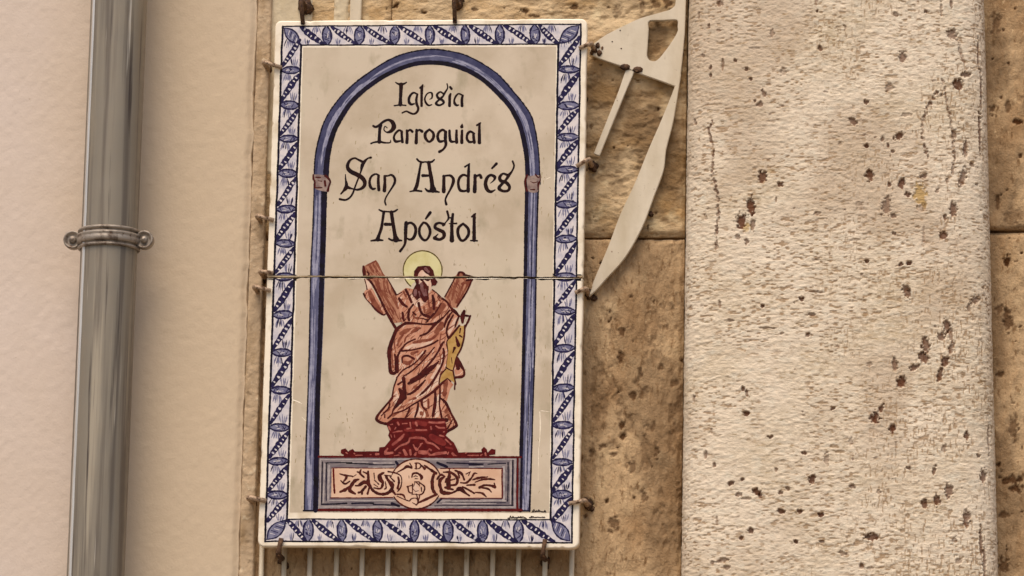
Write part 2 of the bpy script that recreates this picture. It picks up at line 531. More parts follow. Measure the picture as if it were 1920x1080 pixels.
tt = np.linspace(0, math.pi, 4001)
px_ = -np.sign(np.cos(tt)) * np.abs(np.cos(tt)) ** (2 / CP)
py_ = np.abs(np.sin(tt)) ** (2 / CP)
ds = np.hypot(np.diff(px_ * .285), np.diff(py_ * CB))
S_ = np.concatenate([[0], np.cumsum(ds)])
ns = 620
sa = np.linspace(0, S_[-1], ns)
PX = np.interp(sa, S_, px_)
PY = np.interp(sa, S_, py_)
PX = np.concatenate([[PX[0]] * 3, PX, [PX[-1]] * 3])
DY = np.concatenate([[.068, .04, .012], np.zeros(ns), [.012, .04, .068]])
PY = np.concatenate([np.zeros(3), PY, np.zeros(3)])
sa = np.concatenate([[-.07, -.04, -.01], sa, S_[-1] + np.array([.01, .04, .07])])
zf0, zf1 = uz(1560, 1110, -CB), uz(1560, -30, -CB)
zz = np.concatenate([np.linspace(0, zf0 - .5, 90), np.linspace(zf0 - .495, zf0 - .003, 150), np.linspace(zf0, zf1, 960), np.linspace(zf1 + .003, zf1 + .5, 150), np.linspace(zf1 + .51, TOPZ, 70)])
Sg, Zg = np.meshgrid(sa, zz)
L, R_ = col_lr(Zg)
xc = (L + R_) / 2
hw = (R_ - L) / 2
X = xc + hw * PX[None, :]
Y = -CB * PY[None, :] + DY[None, :] + 0 * Zg
nxv = np.gradient(Y, axis=1)
nyv = -np.gradient(X, axis=1)
ln = np.hypot(nxv, nyv)
nxv /= ln
nyv /= ln
H = .0005 * fbm(Sg * 14, Zg * 14, 61, 4, .6) +   .0005 * fbm(Sg * 80, Zg * 190, 62, 3, .55) + .00025 * fbm(Sg * 190, Zg * 230, 63, 2)
up_r = sst(.34, .62, (Sg - sa[0]) / (sa[-1] - sa[0]) + .12 * fbm(Sg * 4, Zg * 4, 68, 2))
dn = fbm(Sg * 112, Zg * 320, 66, 2, .5)
inner = sst(.03, .085, Sg - sa[3] + .02 * fbm(Zg * 9, Sg * 9, 72, 3))          # the left arris is worn smooth
fine = sst(.3, .72, dn) * sst(-1.1, .3, fbm(Sg * 12, Zg * 16, 70, 3)) * (.25 + .75 * inner)
lite = .7 * sst(.3, .8, -dn) * inner
fine_v = sst(.35, .8, fbm(Sg * 330, Zg * 110, 69, 2, .5)) * up_r * sst(-.5, .5, fbm(Sg * 14, Zg * 12, 71, 3))
fine = np.maximum(fine, fine_v)
H += -.0008 * fine + .0003 * lite
pit = np.zeros_like(X)
dirt = fine * .75
stain = np.zeros_like(X)
dirt = np.maximum(dirt, .35 * sst(.1, .8, fbm(Sg * 5, Zg * 4, 67, 4)))
frontS = np.interp(np.linspace(-1, 1, 801), PX[3:-3], sa[3:-3])


def col_sz(u, v):
    y = -CB
    for _ in range(4):
        p = U(u, v, y)
        l, r = col_lr(p[2])
        q = np.clip((p[0] - (l + r) / 2) / ((r - l) / 2), -.995, .995)
        y = -CB * (1 - abs(q) ** CP) ** (1 / CP)
    return float(np.interp(q, np.linspace(-1, 1, 801), frontS)), float(p[2])


def hollow(u, v, rx, rz, ang=0., a=1., arr=None, depth=.005):
    s0, z0 = col_sz(u, v)
    rx *= .001
    rz *= .001
    R = max(rx, rz) * 1.7
    i0, i1 = np.searchsorted(sa, [s0 - R, s0 + R])
    j0, j1 = np.searchsorted(zz, [z0 - R, z0 + R])
    if i1 <= i0 or j1 <= j0:
        return
    xs = Sg[j0:j1, i0:i1] - s0
    zs = Zg[j0:j1, i0:i1] - z0
    c, s = math.cos(ang), math.sin(ang)
    d = np.hypot((c * xs + s * zs) / rx, (-s * xs + c * zs) / rz) + .42 * vn((xs + s0) * 260, (zs + z0) * 260, 8) + .2 * vn((xs + s0) * 700, (zs + z0) * 700, 9)
    k = sst(1.2, .72, d) * a
    H[j0:j1, i0:i1] += -depth * k + .0006 * a * np.exp(-((d - 1.45) / .22) ** 2)
    A = pit if arr is None else arr
    A[j0:j1, i0:i1] = np.maximum(A[j0:j1, i0:i1], k)


def crackle(pts, wpx, a=1., depth=.003):
    for (p, q) in zip(pts[:-1], pts[1:]):
        n = max(2, int(math.hypot(q[0] - p[0], q[1] - p[1]) / 3.5))
        for i in range(n):
            f = i / n
            if random.random() < .14:
                continue
            hollow(p[0] + (q[0] - p[0]) * f + random.gauss(0, 1), p[1] + (q[1] - p[1]) * f, wpx * random.uniform(.5, 1.2), 3.2, 0, a * random.uniform(.5, 1), None, depth)


def zt(x, y):
    return 1280 + x / 2, y / 2


def zb(x, y):
    return 1280 + x / 2, 540 + y / 2


# hollows seen in the upper half, then in the lower half (layout pixels x 2): x, y, rx, ry, angle, strength
for (x, y, a, b, an, s) in [
        (335, 125, 10, 20, 0, .5), (825, 215, 19, 20, 0, .8), (380, 270, 12, 16, 0, .45), (515, 180, 9, 11, 0, .8), (1010, 130, 20, 24, .5, .75),
        (1045, 200, 7, 40, .3, .5), (1032, 315, 20, 20, 0, .95), (1065, 280, 20, 12, .4, .8), (775, 328, 18, 17, 0, .55), (690, 382, 10, 9, 0, .85), (640, 455, 22, 12, -.6, .8),
        (810, 510, 20, 13, .4, .95), (690, 546, 12, 9, 0, .95), (300, 662, 18, 20, 0, .95), (365, 690, 13, 10, 0, .85), (255, 775, 16, 36, 0, 1), (218, 830, 18, 28, 0, 1),
        (262, 840, 9, 28, 0, .7), (240, 905, 9, 16, .3, .7), (205, 890, 10, 9, 0, .6), (700, 656, 17, 20, 0, .95), (820, 686, 13, 20, 0, .95), (778, 692, 9, 9, 0, .8), (845, 730, 12, 11, 0, .9),
        (765, 770, 17, 34, -.3, .65), (665, 775, 16, 20, .4, .3), (790, 810, 14, 10, 0, .7), (1015, 785, 14, 24, 0, .85), (980, 882, 16, 14, 0, .9), (1060, 560, 11, 28, 0, .8),
        (1050, 665, 14, 36, -.3, .75), (1110, 200, 6, 60, 0, .8), (1120, 340, 8, 80, 0, .9), (1115, 500, 8, 90, 0, .85), (905, 660, 16, 9, 0, .8), (955, 715, 9, 12, 0, .6),
        (850, 986, 10, 9, 0, .95), (818, 990, 10, 8, 0, .9), (690, 980, 8, 6, 0, .9), (505, 800, 14, 8, 0, .5), (350, 750, 5, 14, 0, .6), (240, 258, 12, 8, 0, .8), (196, 226, 8, 8, 0, .8),
        (150, 240, 6, 20, 0, .6), (105, 255, 6, 9, 0, .8), (105, 283, 6, 8, 0, .8), (255, 296, 7, 7, 0, .8), (288, 392, 12, 12, .4, .7), (305, 350, 8, 16, .5, .7), (272, 378, 6, 6, 0, .7),
        (505, 40, 6, 6, 0, .8), (140, 12, 12, 14, 0, .6), (970, 35, 5, 30, 0, .5), (1008, 15, 6, 18, 0, .7), (912, 42, 8, 8, 0, .8), (800, 55, 10, 10, 0, .5), (500, 5, 6, 16, 0, .5),
        (895, 780, 18, 16, 0, .3), (590, 540, 10, 8, 0, .3), (840, 430, 20, 8, 0, .4), (750, 520, 8, 14, 0, .7), (770, 545, 6, 7, 0, .8), (788, 568, 7, 6, 0, .7), (795, 875, 9, 7, 0, .7), (500, 975, 14, 8, 0, .35),
        (60, 60, 5, 14, 0, .5), (98, 98, 5, 10, 0, .6), (75, 210, 8, 8, 0, .5), (45, 455, 9, 16, .4, .5), (985, 815, 7, 10, 0, .7), (1085, 618, 10, 8, 0, .6), (905, 890, 5, 40, 0, .35), (85, 815, 8, 14, 0, .35),
        (650, 900, 20, 5, 0, .3), (270, 180, 18, 6, 0, .3), (610, 100, 8, 8, 0, .5), (1105, 690, 8, 6, 0, .6), (1018, 508, 10, 22, 0, .7)]:
    hollow(*zt(x, y), a * .47, b * .49, an, s * .92)
for (x, y, a, b, an, s) in [
        (840, 12, 14, 26, .3, .8), (445, 40, 10, 9, 0, .9), (1100, 45, 22, 13, .5, .7), (1075, 75, 9, 14, 0, .6), (990, 140, 12, 26, 0, .9), (970, 180, 16, 16, 0, .8), (1005, 170, 9, 22, 0, .7), (910, 215, 16, 30, 0, .85),
        (905, 262, 16, 22, .5, .9), (870, 297, 18, 10, .4, .85), (1008, 225, 10, 22, -.3, .7), (985, 275, 12, 24, -.3, .9), (965, 325, 9, 32, -.3, .9), (818, 353, 17, 22, 0, 1), (797, 285, 11, 20, 0, .75),
        (700, 285, 10, 10, 0, .4), (720, 488, 18, 18, 0, 1), (745, 450, 9, 16, -.4, .9), (785, 528, 14, 14, 0, 1), (1067, 556, 10, 18, 0, .9), (237, 470, 14, 10, 0, .95), (563, 452, 9, 8, 0, .9),
        (225, 377, 8, 8, 0, .9), (240, 395, 6, 14, 0, .7), (455, 617, 9, 8, 0, .9), (483, 718, 12, 18, -.4, .95), (635, 745, 12, 8, 0, .7), (280, 765, 18, 12, -.5, 1), (292, 778, 8, 8, 0, .9), (210, 775, 11, 9, 0, .7),
        (370, 838, 12, 10, 0, .95), (440, 836, 9, 8, 0, .9), (518, 849, 11, 9, .4, 1), (252, 910, 11, 10, 0, .9), (217, 938, 9, 9, 0, .8), (710, 933, 24, 12, 0, .9), (690, 930, 12, 8, 0, .7), (1000, 762, 16, 24, 0, .8),
        (955, 796, 11, 20, 0, .9), (908, 810, 12, 16, 0, .9), (1065, 862, 15, 28, 0, .8), (847, 675, 9, 7, 0, .8), (942, 685, 8, 18, -.3, .8), (600, 996, 18, 8, -.3, .6), (423, 950, 10, 8, -.5, .95),
        (520, 950, 10, 6, 0, .7), (1130, 705, 14, 26, 0, .8), (540, 640, 10, 24, 0, .5), (150, 1020, 24, 8, .3, .6), (165, 1048, 12, 8, 0, .6), (110, 1028, 10, 6, 0, .6), (1020, 945, 8, 14, 0, .5), (670, 1040, 9, 12, .4, .7),
        (700, 1052, 18, 6, 0, .5), (1035, 1022, 16, 10, .4, .5), (1120, 950, 8, 46, 0, .8), (1133, 1025, 8, 50, 0, .7), (1148, 560, 8, 60, 0, .5), (180, 733, 12, 8, .2, .9), (222, 718, 7, 7, 0, .9), (395, 752, 9, 9, 0, .7),
        (368, 766, 12, 6, 0, .8), (350, 680, 8, 9, 0, .6), (85, 625, 8, 16, 0, .7), (118, 665, 8, 9, 0, .8), (330, 558, 12, 6, 0, .8), (108, 535, 5, 14, 0, .4), (298, 68, 8, 8, 0, .9), (138, 60, 6, 14, 0, .6),
        (470, 175, 10, 8, 0, .8), (175, 122, 14, 6, 0, .6), (310, 150, 40, 4, 0, .5), (370, 172, 9, 8, 0, .4), (980, 600, 10, 14, 0, .5), (630, 575, 8, 16, 0, .4), (848, 10, 8, 8, 0, .8), (735, 765, 8, 8, 0, .5), (480, 98, 18, 6, 0, .6),
        (1110, 630, 8, 8, 0, .7), (500, 15, 30, 5, 0, .4), (240, 790, 20, 6, 0, .5), (800, 600, 3, 30, 0, .3), (42, 415, 6, 14, 0, .6), (128, 875, 5, 16, 0, .5)]:
    hollow(*zb(x, y), a * .47, b * .49, an, s * .92)
crackle([zt(112, 450), zt(97, 490), zt(115, 560), zt(110, 620), zt(112, 660), zt(128, 720), zt(135, 800), zt(128, 870), zt(125, 940)], 3.0, .75)
crackle([zt(920, 590), zt(900, 530), zt(898, 460), zt(918, 400), zt(950, 345), zt(980, 360)], 3.6, .75)
crackle([zt(975, 300), zt(995, 400), zt(1012, 500), zt(1022, 600), zt(1010, 650), zt(985, 690)], 3.0, .6)
crackle([zb(1130, 0), zb(1150, 100), zb(1155, 200)], 2.4, .5)
hollow(*zt(892, 730), 12, 22, .1, .85, stain, .002)
hollow(*zt(240, 850), 8, 8, 0, .7, stain, .001)
hollow(*zt(330, 640), 7, 4, 0, .4, stain, .001)
r2 = np.random.default_rng(5)
for i in range(290):
    u, v = r2.uniform(1290, 1860), r2.uniform(-20, 1100) if i < 170 else random.choice((r2.uniform(-480, -20), r2.uniform(1100, 1560)))
    k = r2.uniform(.7, 2.4)
    hollow(u, v, k * r2.uniform(.7, 2.2), k, r2.normal(0, .4), r2.uniform(.15, .6), None, .002)
X = X + nxv * H
Y = Y + nyv * H
nx, nz = len(sa), len(zz)
cl = empty('stone_column', (float((ctop[0] + ctop[1]) / 2), 0, 0), 'pale pitted limestone column standing right of the tiled sign', 'column')
mesh('column_shaft', np.stack([X, Y, Zg], -1).reshape(-1, 3), grid_faces(nx, nz), M_COLUMN, cl, True,
     attrs={'pit': pit, 'dirt': dirt, 'stain': stain, 'lite': lite})


# ------------------------------------------------------------------ tubes, lathes
def tube(pts, rad, seg=10, cap=True):
    pts = [Vector(p) for p in pts]
    n = len(pts)
    rad = rad if isinstance(rad, (list, tuple)) else [rad] * n
    V, Fc = [], []
    up = None
    for i, p in enumerate(pts):
        d = (pts[min(i + 1, n - 1)] - pts[max(i - 1, 0)]).normalized()
        if up is None:
            up = Vector((0, 0, 1)) if abs(d.z) < .9 else Vector((1, 0, 0))
        a = d.cross(up).normalized()
        b = a.cross(d).normalized()
        up = b
        for k in range(seg):
            t = 2 * math.pi * k / seg
            V.append(p + (a * math.cos(t) + b * math.sin(t)) * rad[i])
    for i in range(n - 1):
        for k in range(seg):
            k2 = (k + 1) % seg
            Fc.append((i * seg + k, i * seg + k2, (i + 1) * seg + k2, (i + 1) * seg + k))
    if cap:
        Fc.append(tuple(range(seg - 1, -1, -1)))
        Fc.append(tuple((n - 1) * seg + k for k in range(seg)))
    return [tuple(v) for v in V], Fc


def bend(pts, r=.004, n=5):
    """round the inner corners of a polyline"""
    P = [Vector(p) for p in pts]
    out = [P[0]]
    for a, b, c in zip(P[:-2], P[1:-1], P[2:]):
        u = (a - b).normalized() * min(r, (a - b).length * .45)
        v = (c - b).normalized() * min(r, (c - b).length * .45)
        for i in range(n + 1):
            t = i / n
            out.append((b + u) * (1 - t) ** 2 + b * 2 * t * (1 - t) + (b + v) * t * t)
    out.append(P[-1])
    return out


def join(parts):
    V, Fc = [], []
    for v, f in parts:
        o = len(V)
        V += list(v)
        Fc += [tuple(i + o for i in q) for q in f]
    return V, Fc


def ball(c, r, sc=(1, 1, 1), seg=12, rings=8, seed=0, rough=0.):
    V, Fc = [], []
    rr = random.Random(seed)
    for j in range(rings + 1):
        a = math.pi * j / rings
        for k in range(seg):
            t = 2 * math.pi * k / seg
            q = r * (1 + rough * rr.uniform(-1, 1))
            V.append((c[0] + q * sc[0] * math.sin(a) * math.cos(t), c[1] + q * sc[1] * math.sin(a) * math.sin(t), c[2] + q * sc[2] * math.cos(a)))
    for j in range(rings):
        for k in range(seg):
            k2 = (k + 1) % seg
            Fc.append((j * seg + k, (j + 1) * seg + k, (j + 1) * seg + k2, j * seg + k2))
    return V, Fc


# ------------------------------------------------------------------ downpipe
PR = .0525
PY0 = -.022 - .036 - PR
pxc = (ux(220.5, 0, PY0) + ux(182, 1080, PY0)) / 2
dp = empty('downpipe', (pxc, PY0, 0), 'round grey zinc downpipe with a two-eared clamp on the plaster wall', 'drainpipe')
nseg, zl = 56, np.concatenate([[0.], np.linspace(2.4, 4.2, 120), [TOPZ]])
th = np.linspace(0, 2 * math.pi, nseg, endpoint=False)
T, Zp = np.meshgrid(th, zl)
rr = PR + .00035 * fbm(T * 3, Zp * 3, 90, 3)
V = np.stack([pxc + rr * np.cos(T), PY0 + rr * np.sin(T), Zp], -1).reshape(-1, 3)
i = np.arange(nseg)[None, :] + np.arange(len(zl) - 1)[:, None] * nseg
j = (np.arange(nseg)[None, :] + 1) % nseg + np.arange(len(zl) - 1)[:, None] * nseg
fc = np.stack([i.ravel(), j.ravel(), (j + nseg).ravel(), (i + nseg).ravel()], 1)
mesh('pipe_tube', V, fc, M_ZINC, dp)
# the folded lock seam that runs down the pipe
SA = math.radians(-90 - 50)
sv, sf_ = [], []
sprof = [(-.0042, -.0003), (-.0036, .0016), (-.0015, .0024), (.0015, .0024), (.0036, .0016), (.0042, -.0003)]
szl = np.concatenate([[0.], np.linspace(2.4, 4.2, 60), [TOPZ]])
for q, z in enumerate(szl):
    wv = .0003 * math.sin(q * 1.7) + .0002 * math.sin(q * .61)
    for (dx_, dr) in sprof:
        a = SA + (dx_ + wv) / PR
        sv.append((pxc + (PR + dr) * math.cos(a), PY0 + (PR + dr) * math.sin(a), z))
for q in range(len(szl) - 1):
    for k in range(5):
        sf_.append((q * 6 + k, q * 6 + k + 1, q * 6 + 7 + k, q * 6 + 6 + k))
mesh('lock_seam', sv, sf_, M_SEAM, dp)
zc = uz(205, 440, PY0 - PR)
prof = [(-.0188, .0004), (-.0186, .004), (-.017, .0052), (-.0148, .0052), (-.0134, .0042), (-.013, .0006), (-.0098, .0006), (-.0094, .0052), (-.0082, .0066), (-.004, .0072), (0, .0068), (.002, .0058),
        (.0036, .0068), (.0066, .0072), (.0086, .0062), (.0092, .0006), (.0126, .0006), (.013, .0044), (.0148, .0056), (.0172, .0054), (.0186, .004), (.0188, .0004)]
zsq = np.array([p[0] for p in prof])
hq = np.array([p[1] for p in prof])
T, K = np.meshgrid(th, np.arange(len(prof)))
rr = PR + .0004 + hq[K]
V = np.stack([pxc + rr * np.cos(T), PY0 + rr * np.sin(T), zc + zsq[K]], -1).reshape(-1, 3)
i = np.arange(nseg)[None, :] + np.arange(len(prof) - 1)[:, None] * nseg
j = (np.arange(nseg)[None, :] + 1) % nseg + np.arange(len(prof) - 1)[:, None] * nseg
fc = np.stack([i.ravel(), j.ravel(), (j + nseg).ravel(), (i + nseg).ravel()], 1)
clamp = mesh('pipe_clamp', V, fc, M_CLAMP, dp)
for sx in (-1, 1):
    cx = pxc + sx * (PR + .0145)
    # rounded lug with a rolled rim, its back plate and the bolt in the middle
    n = 32
    rings = [(.0, .0), (.0085, .0), (.0115, -.001), (.0135, -.004), (.0155, -.005), (.0172, -.003), (.0175, .002), (.0172, .012), (.0, .012)]
    V, Fc = [], []
    for (r, y) in rings:
        for k in range(n):
            a = 2 * math.pi * k / n
            V.append((cx + max(r, 1e-4) * math.cos(a), PY0 - .008 + y, zc + max(r, 1e-4) * math.sin(a)))
    for q in range(len(rings) - 1):
        for k in range(n):
            k2 = (k + 1) % n
            Fc.append((q * n + k, q * n + k2, (q + 1) * n + k2, (q + 1) * n + k))
    ear = mesh('clamp_lug', V, Fc, M_CLAMP, dp)
    v1, f1 = ball((cx, PY0 - .010, zc), .0072, (1, .8, 1), 14, 8)
    v2, f2 = tube([(cx, PY0 - .017, zc), (cx, PY0 - .0125, zc)], [.0028, .0042], 6)
    v, f = join([(v1, f1), (v2, f2)])
    mesh('bolt', v, f, M_CLAMP, ear)
v, f = tube([(pxc, PY0 + PR - .004, zc), (pxc, .02, zc)], .006, 10)
mesh('wall_stem', v, f, M_CLAMP, dp)

# ------------------------------------------------------------------ metal grille behind the sign
gr = empty('bar_grille', (0, -.012, 2.2), 'cream painted grille of thin vertical bars running down behind the sign', 'grille')
bars = [490.5, 533, 581, 631, 679, 727.5, 778, 826.5, 875, 924, 972.5, 1022, 1072]
ztop = uz(780, 900)
zbot = 2.28
for u in bars:
    x = ux(u, 1055, -.012)
    zz0 = zbot
    bm_v, bm_f = tube([(x, -.012, zz0), (x, -.012, ztop)], .0048, 10)
    mesh('bar', bm_v, bm_f, M_CREAM, gr)


def flatbar(name, x0, x1, z0, z1, y0, y1, parent, m=M_CREAM, bev=.0012):
    bm = bmesh.new()
    bmesh.ops.create_cube(bm, size=1)
    bmesh.ops.scale(bm, vec=(x1 - x0, abs(y1 - y0), z1 - z0), verts=bm.verts)
    bmesh.ops.translate(bm, vec=((x0 + x1) / 2, (y0 + y1) / 2, (z0 + z1) / 2), verts=bm.verts)
    bmesh.ops.bevel(bm, geom=bm.edges[:], offset=bev, segments=2, affect='EDGES')
    bm.verts.index_update()
    V = [tuple(v.co) for v in bm.verts]
    Fs = [tuple(v.index for v in f.verts) for f in bm.faces]
    bm.free()
    return mesh(name, V, Fs, m, parent, False)


xa, xb = ux(486, 1055, -.012), ux(1077, 1055, -.012)
flatbar('rail', xa, xb, ztop - .002, ztop + .02, -.0165, -.0075, gr)
flatbar('rail', xa, xb, zbot - .02, zbot + .002, -.0165, -.0075, gr)
flatbar('upright', ux(657, 10, -.012), ux(678, 10, -.012), ztop + .021, uz(670, -140), -.016, -.009, gr)

# ------------------------------------------------------------------ curved bracket between sign and column
br = empty('curved_bracket', (ux(1200, 200, -.02), -.02, uz(1200, 200, -.02)), 'cream metal bracket with curved tapering blade and pierced plate right of the sign', 'bracket')


def crom(pts, step=1.5, closed=False):
    P = np.asarray(pts, float)
    n = len(P)
    if n == 2:
        m = max(2, int(np.hypot(*(P[1] - P[0])[:2]) / step) + 1)
        return P[0] + (P[1] - P[0]) * np.linspace(0, 1, m)[:, None]
    out = []
    rng_ = range(n if closed else n - 1)
    for i in rng_:
        if closed:
            a, b, c, d = P[(i - 1) % n], P[i], P[(i + 1) % n], P[(i + 2) % n]
        else:
            a, b, c, d = P[max(i - 1, 0)], P[i], P[i + 1], P[min(i + 2, n - 1)]
        m = max(2, int(np.hypot(*(c - b)[:2]) / step) + 1)
        t = np.linspace(0, 1, m, endpoint=False)[:, None]
        out.append(.5 * (2 * b + (c - a) * t + (2 * a - 5 * b + 4 * c - d) * t ** 2 + (3 * b - a - 3 * c + d) * t ** 3))
    if not closed:
        out.append(P[-1:])
    return np.concatenate(out)


def plate(name, outline, holes, y0, y1, m, parent, bev=.001):
    """a cut metal plate: outline and holes in layout pixels, given its thickness, edges eased"""
    bm = bmesh.new()
    for loop in [outline] + holes:
        P = U([p[0] for p in loop], [p[1] for p in loop], y0)
        vs = [bm.verts.new(p) for p in P]
        for a, b in zip(vs, vs[1:] + vs[:1]):
            bm.edges.new((a, b))
    bmesh.ops.triangle_fill(bm, use_beauty=True, use_dissolve=False, edges=bm.edges[:])
    bmesh.ops.recalc_face_normals(bm, faces=bm.faces[:])
    r = bmesh.ops.extrude_face_region(bm, geom=bm.faces[:])
    vs = [e for e in r['geom'] if isinstance(e, bmesh.types.BMVert)]
    bmesh.ops.translate(bm, vec=(0, y1 - y0, 0), verts=vs)
    bmesh.ops.recalc_face_normals(bm, faces=bm.faces[:])
    ed = [e for e in bm.edges if len(e.link_faces) == 2 and e.calc_face_angle(0) > .9]
    bmesh.ops.bevel(bm, geom=ed, offset=bev, segments=2, affect='EDGES')
    bm.verts.index_update()
    V = [tuple(v.co) for v in bm.verts]
    Fs = [tuple(v.index for v in f.verts) for f in bm.faces]
    bm.free()
    return mesh(name, V, Fs, m, parent, False)


top_edge = crom([(1110, 84), (1135, 66), (1163, 51.5), (1197, 35.5), (1230, 25.5), (1255, 18.5)], 6)
neck = crom([(1255, 18.5), (1264, 12), (1267, 0), (1268, -60), (1269, -140)], 8)[1:]
outer = [(1289.5, -140), (1288, -60), (1286, 0), (1284, 60), (1279, 115), (1274, 157)]
low = crom([(1264.7, 161.5), (1240, 152), (1199, 137.5), (1171, 126), (1127, 111), (1104, 101)], 8)
hole = crom([(1217.5, 39.5), (1243, 38), (1269, 37.5), (1270.5, 49), (1270, 60), (1258, 80.5), (1246, 97), (1237, 108), (1228, 114.5), (1217, 112), (1213, 103), (1214, 88), (1215, 72), (1216, 55)], 5, True)
plate('plate', [tuple(p) for p in top_edge] + [tuple(p) for p in neck] + outer + [tuple(p) for p in low], [[tuple(p) for p in hole]], -.022, -.011, M_CREAM, br)
bo = crom([(1277, 138), (1274, 158), (1262, 228), (1249, 280), (1244, 319), (1227, 366), (1203.6, 427), (1171.7, 483), (1135.5, 524), (1119, 542.5), (1104, 556)], 8)
bi = crom([(1110.5, 537), (1113, 527), (1140, 463), (1163, 402), (1190, 344), (1216, 280), (1240, 225), (1264.9, 162.5), (1266, 148)], 8)
plate('blade', [tuple(p) for p in bo] + [tuple(p) for p in bi], [], -.0225, -.0115, M_CREAM, br)
plate('strut', [(1174, 129), (1190, 133), (1173, 172), (1124, 292), (1113, 288), (1160, 170)], [], -.021, -.013, M_CREAM, br)
_l = [ball(U(u, v, -.023), q * .8, (1, .6, 1.2), 9, 6, int(u), .25) for (u, v, q) in ((1115, 92, .007), (1121, 85, .0055), (1124, 99, .006), (1129, 90, .003), (1110, 98, .005))]
v_, f_ = join(_l)
mesh('rust_lump', v_, f_, M_RUST, br)
for (u, v) in ((1163, 57), (1148, 78), (1165, 91)):
    p = U(u, v, -.022)
    v_, f_ = ball(p, .0014, (1, .8, 1), 8, 5, 3, .1)
    mesh('rivet', v_, f_, M_RUST, br)
for (u, v) in ((1172, 126), (1196, 131)):
    p = U(u, v, -.021)
    v_, f_ = ball(p, .0075, (1.3, .8, .8), 10, 6, 3, .15)
    mesh('rivet', v_, f_, M_RUST, br)
for (u, v) in ((1230, 30), (1277, 100), (1220, 400)):
    p = U(u, v, -.014)
    v_, f_ = tube([(p[0], -.0125, p[2]), (p[0], .012, p[2])], .005, 8)
    mesh('wall_spacer', v_, f_, M_RUST, br)

# ------------------------------------------------------------------ the tiled sign
YF = -.062                              # front of the glazed panels
_c = U([518, 482, 1100.5, 1085.5], [38.5, 1024.5, 34, 1029], YF)
SX0, SX1 = float(_c[:2, 0].mean()), float(_c[2:, 0].mean())
_zt, _zb = float(_c[[0, 2], 2].mean()), float(_c[[1, 3], 2].mean())
SH, SZ = _zt - _zb, (_zt + _zb) / 2
sg = empty('tile_sign', ((SX0 + SX1) / 2, YF, SZ - SH / 2), 'tall glazed ceramic church sign with blue arch, lettering and a painted saint', 'sign')
ZG = uz(800, 519.5, YF)
GAPV = lambda u: 518.0 + (u - 500) * (521.0 - 518.0) / 590.0


def slab(name, x0, x1, z0, z1, rt, rb, label):
    def arc(cx, cz, r, a0, a1, n):
        return [(cx + r * math.cos(a0 + (a1 - a0) * i / n), cz + r * math.sin(a0 + (a1 - a0) * i / n)) for i in range(n + 1)]
    pts = []
    h = math.pi / 2
    for (cx, cz, r, a0) in ((x1 - rb, z0 + rb, rb, -h), (x1 - rt, z1 - rt, rt, 0), (x0 + rt, z1 - rt, rt, h), (x0 + rb, z0 + rb, rb, 2 * h)):
        pts += arc(cx, cz, r, a0, a0 + h, 7 if r > .004 else 3)
    # subdivide and roughen the outline a little: hand-cut clay
    out = []
    for a, b in zip(pts, pts[1:] + pts[:1]):
        n = max(1, int(math.hypot(b[0] - a[0], b[1] - a[1]) / .006))
        for i in range(n):
            out.append((a[0] + (b[0] - a[0]) * i / n, a[1] + (b[1] - a[1]) * i / n))
    P = np.array(out)
    d = np.roll(P, -1, 0) - np.roll(P, 1, 0)
    d /= np.linalg.norm(d, axis=1)[:, None]
    nrm = np.stack([d[:, 1], -d[:, 0]], 1)
    s = np.arange(len(P))
    wob = .0006 * fbm(s * .09, s * 0 + z0, 77, 3)
    chip = .0022 * sst(.62, .9, fbm(s * .33, s * 0 + 5 + z1, 78, 3))
    rings = [(.0032, YF), (.0014, YF + .0006), (.0004, YF + .002), (0, YF + .0045), (0, YF + .019), (.003, YF + .021)]
    V = []
    for (ins, y) in rings:
        Q = P - nrm * (ins - wob + chip * (1 if y < YF + .004 else .3))[:, None]
        V.append(np.stack([Q[:, 0], np.full(len(Q), y), Q[:, 1]], 1))
    V = np.concatenate(V)
    n = len(P)
    Fc = [tuple(range(n))]
    for q in range(len(rings) - 1):
        for k in range(n):
            k2 = (k + 1) % n
            Fc.append((q * n + k, (q + 1) * n + k, (q + 1) * n + k2, q * n + k2))
    Fc.append(tuple(range(len(V) - 1, len(V) - 1 - n, -1)))
    o = mesh(name, V, Fc, M_GLAZE, sg, True, label=label)
    bm = bmesh.new()
    bm.from_mesh(o.data)
    bmesh.ops.recalc_face_normals(bm, faces=bm.faces[:])
    for f in bm.faces:
        f.smooth = len(f.verts) < 5
    bm.to_mesh(o.data)
    bm.free()
    return o


up_ = slab('ceramic_panel', SX0, SX1, ZG + .0014, SZ + SH / 2, .012, .0015, 'upper panel with the lettering')
lo_ = slab('ceramic_panel', SX0 - .0005, SX1 + .0005, SZ - SH / 2, ZG - .0014, .0015, .012, 'lower panel with the saint')


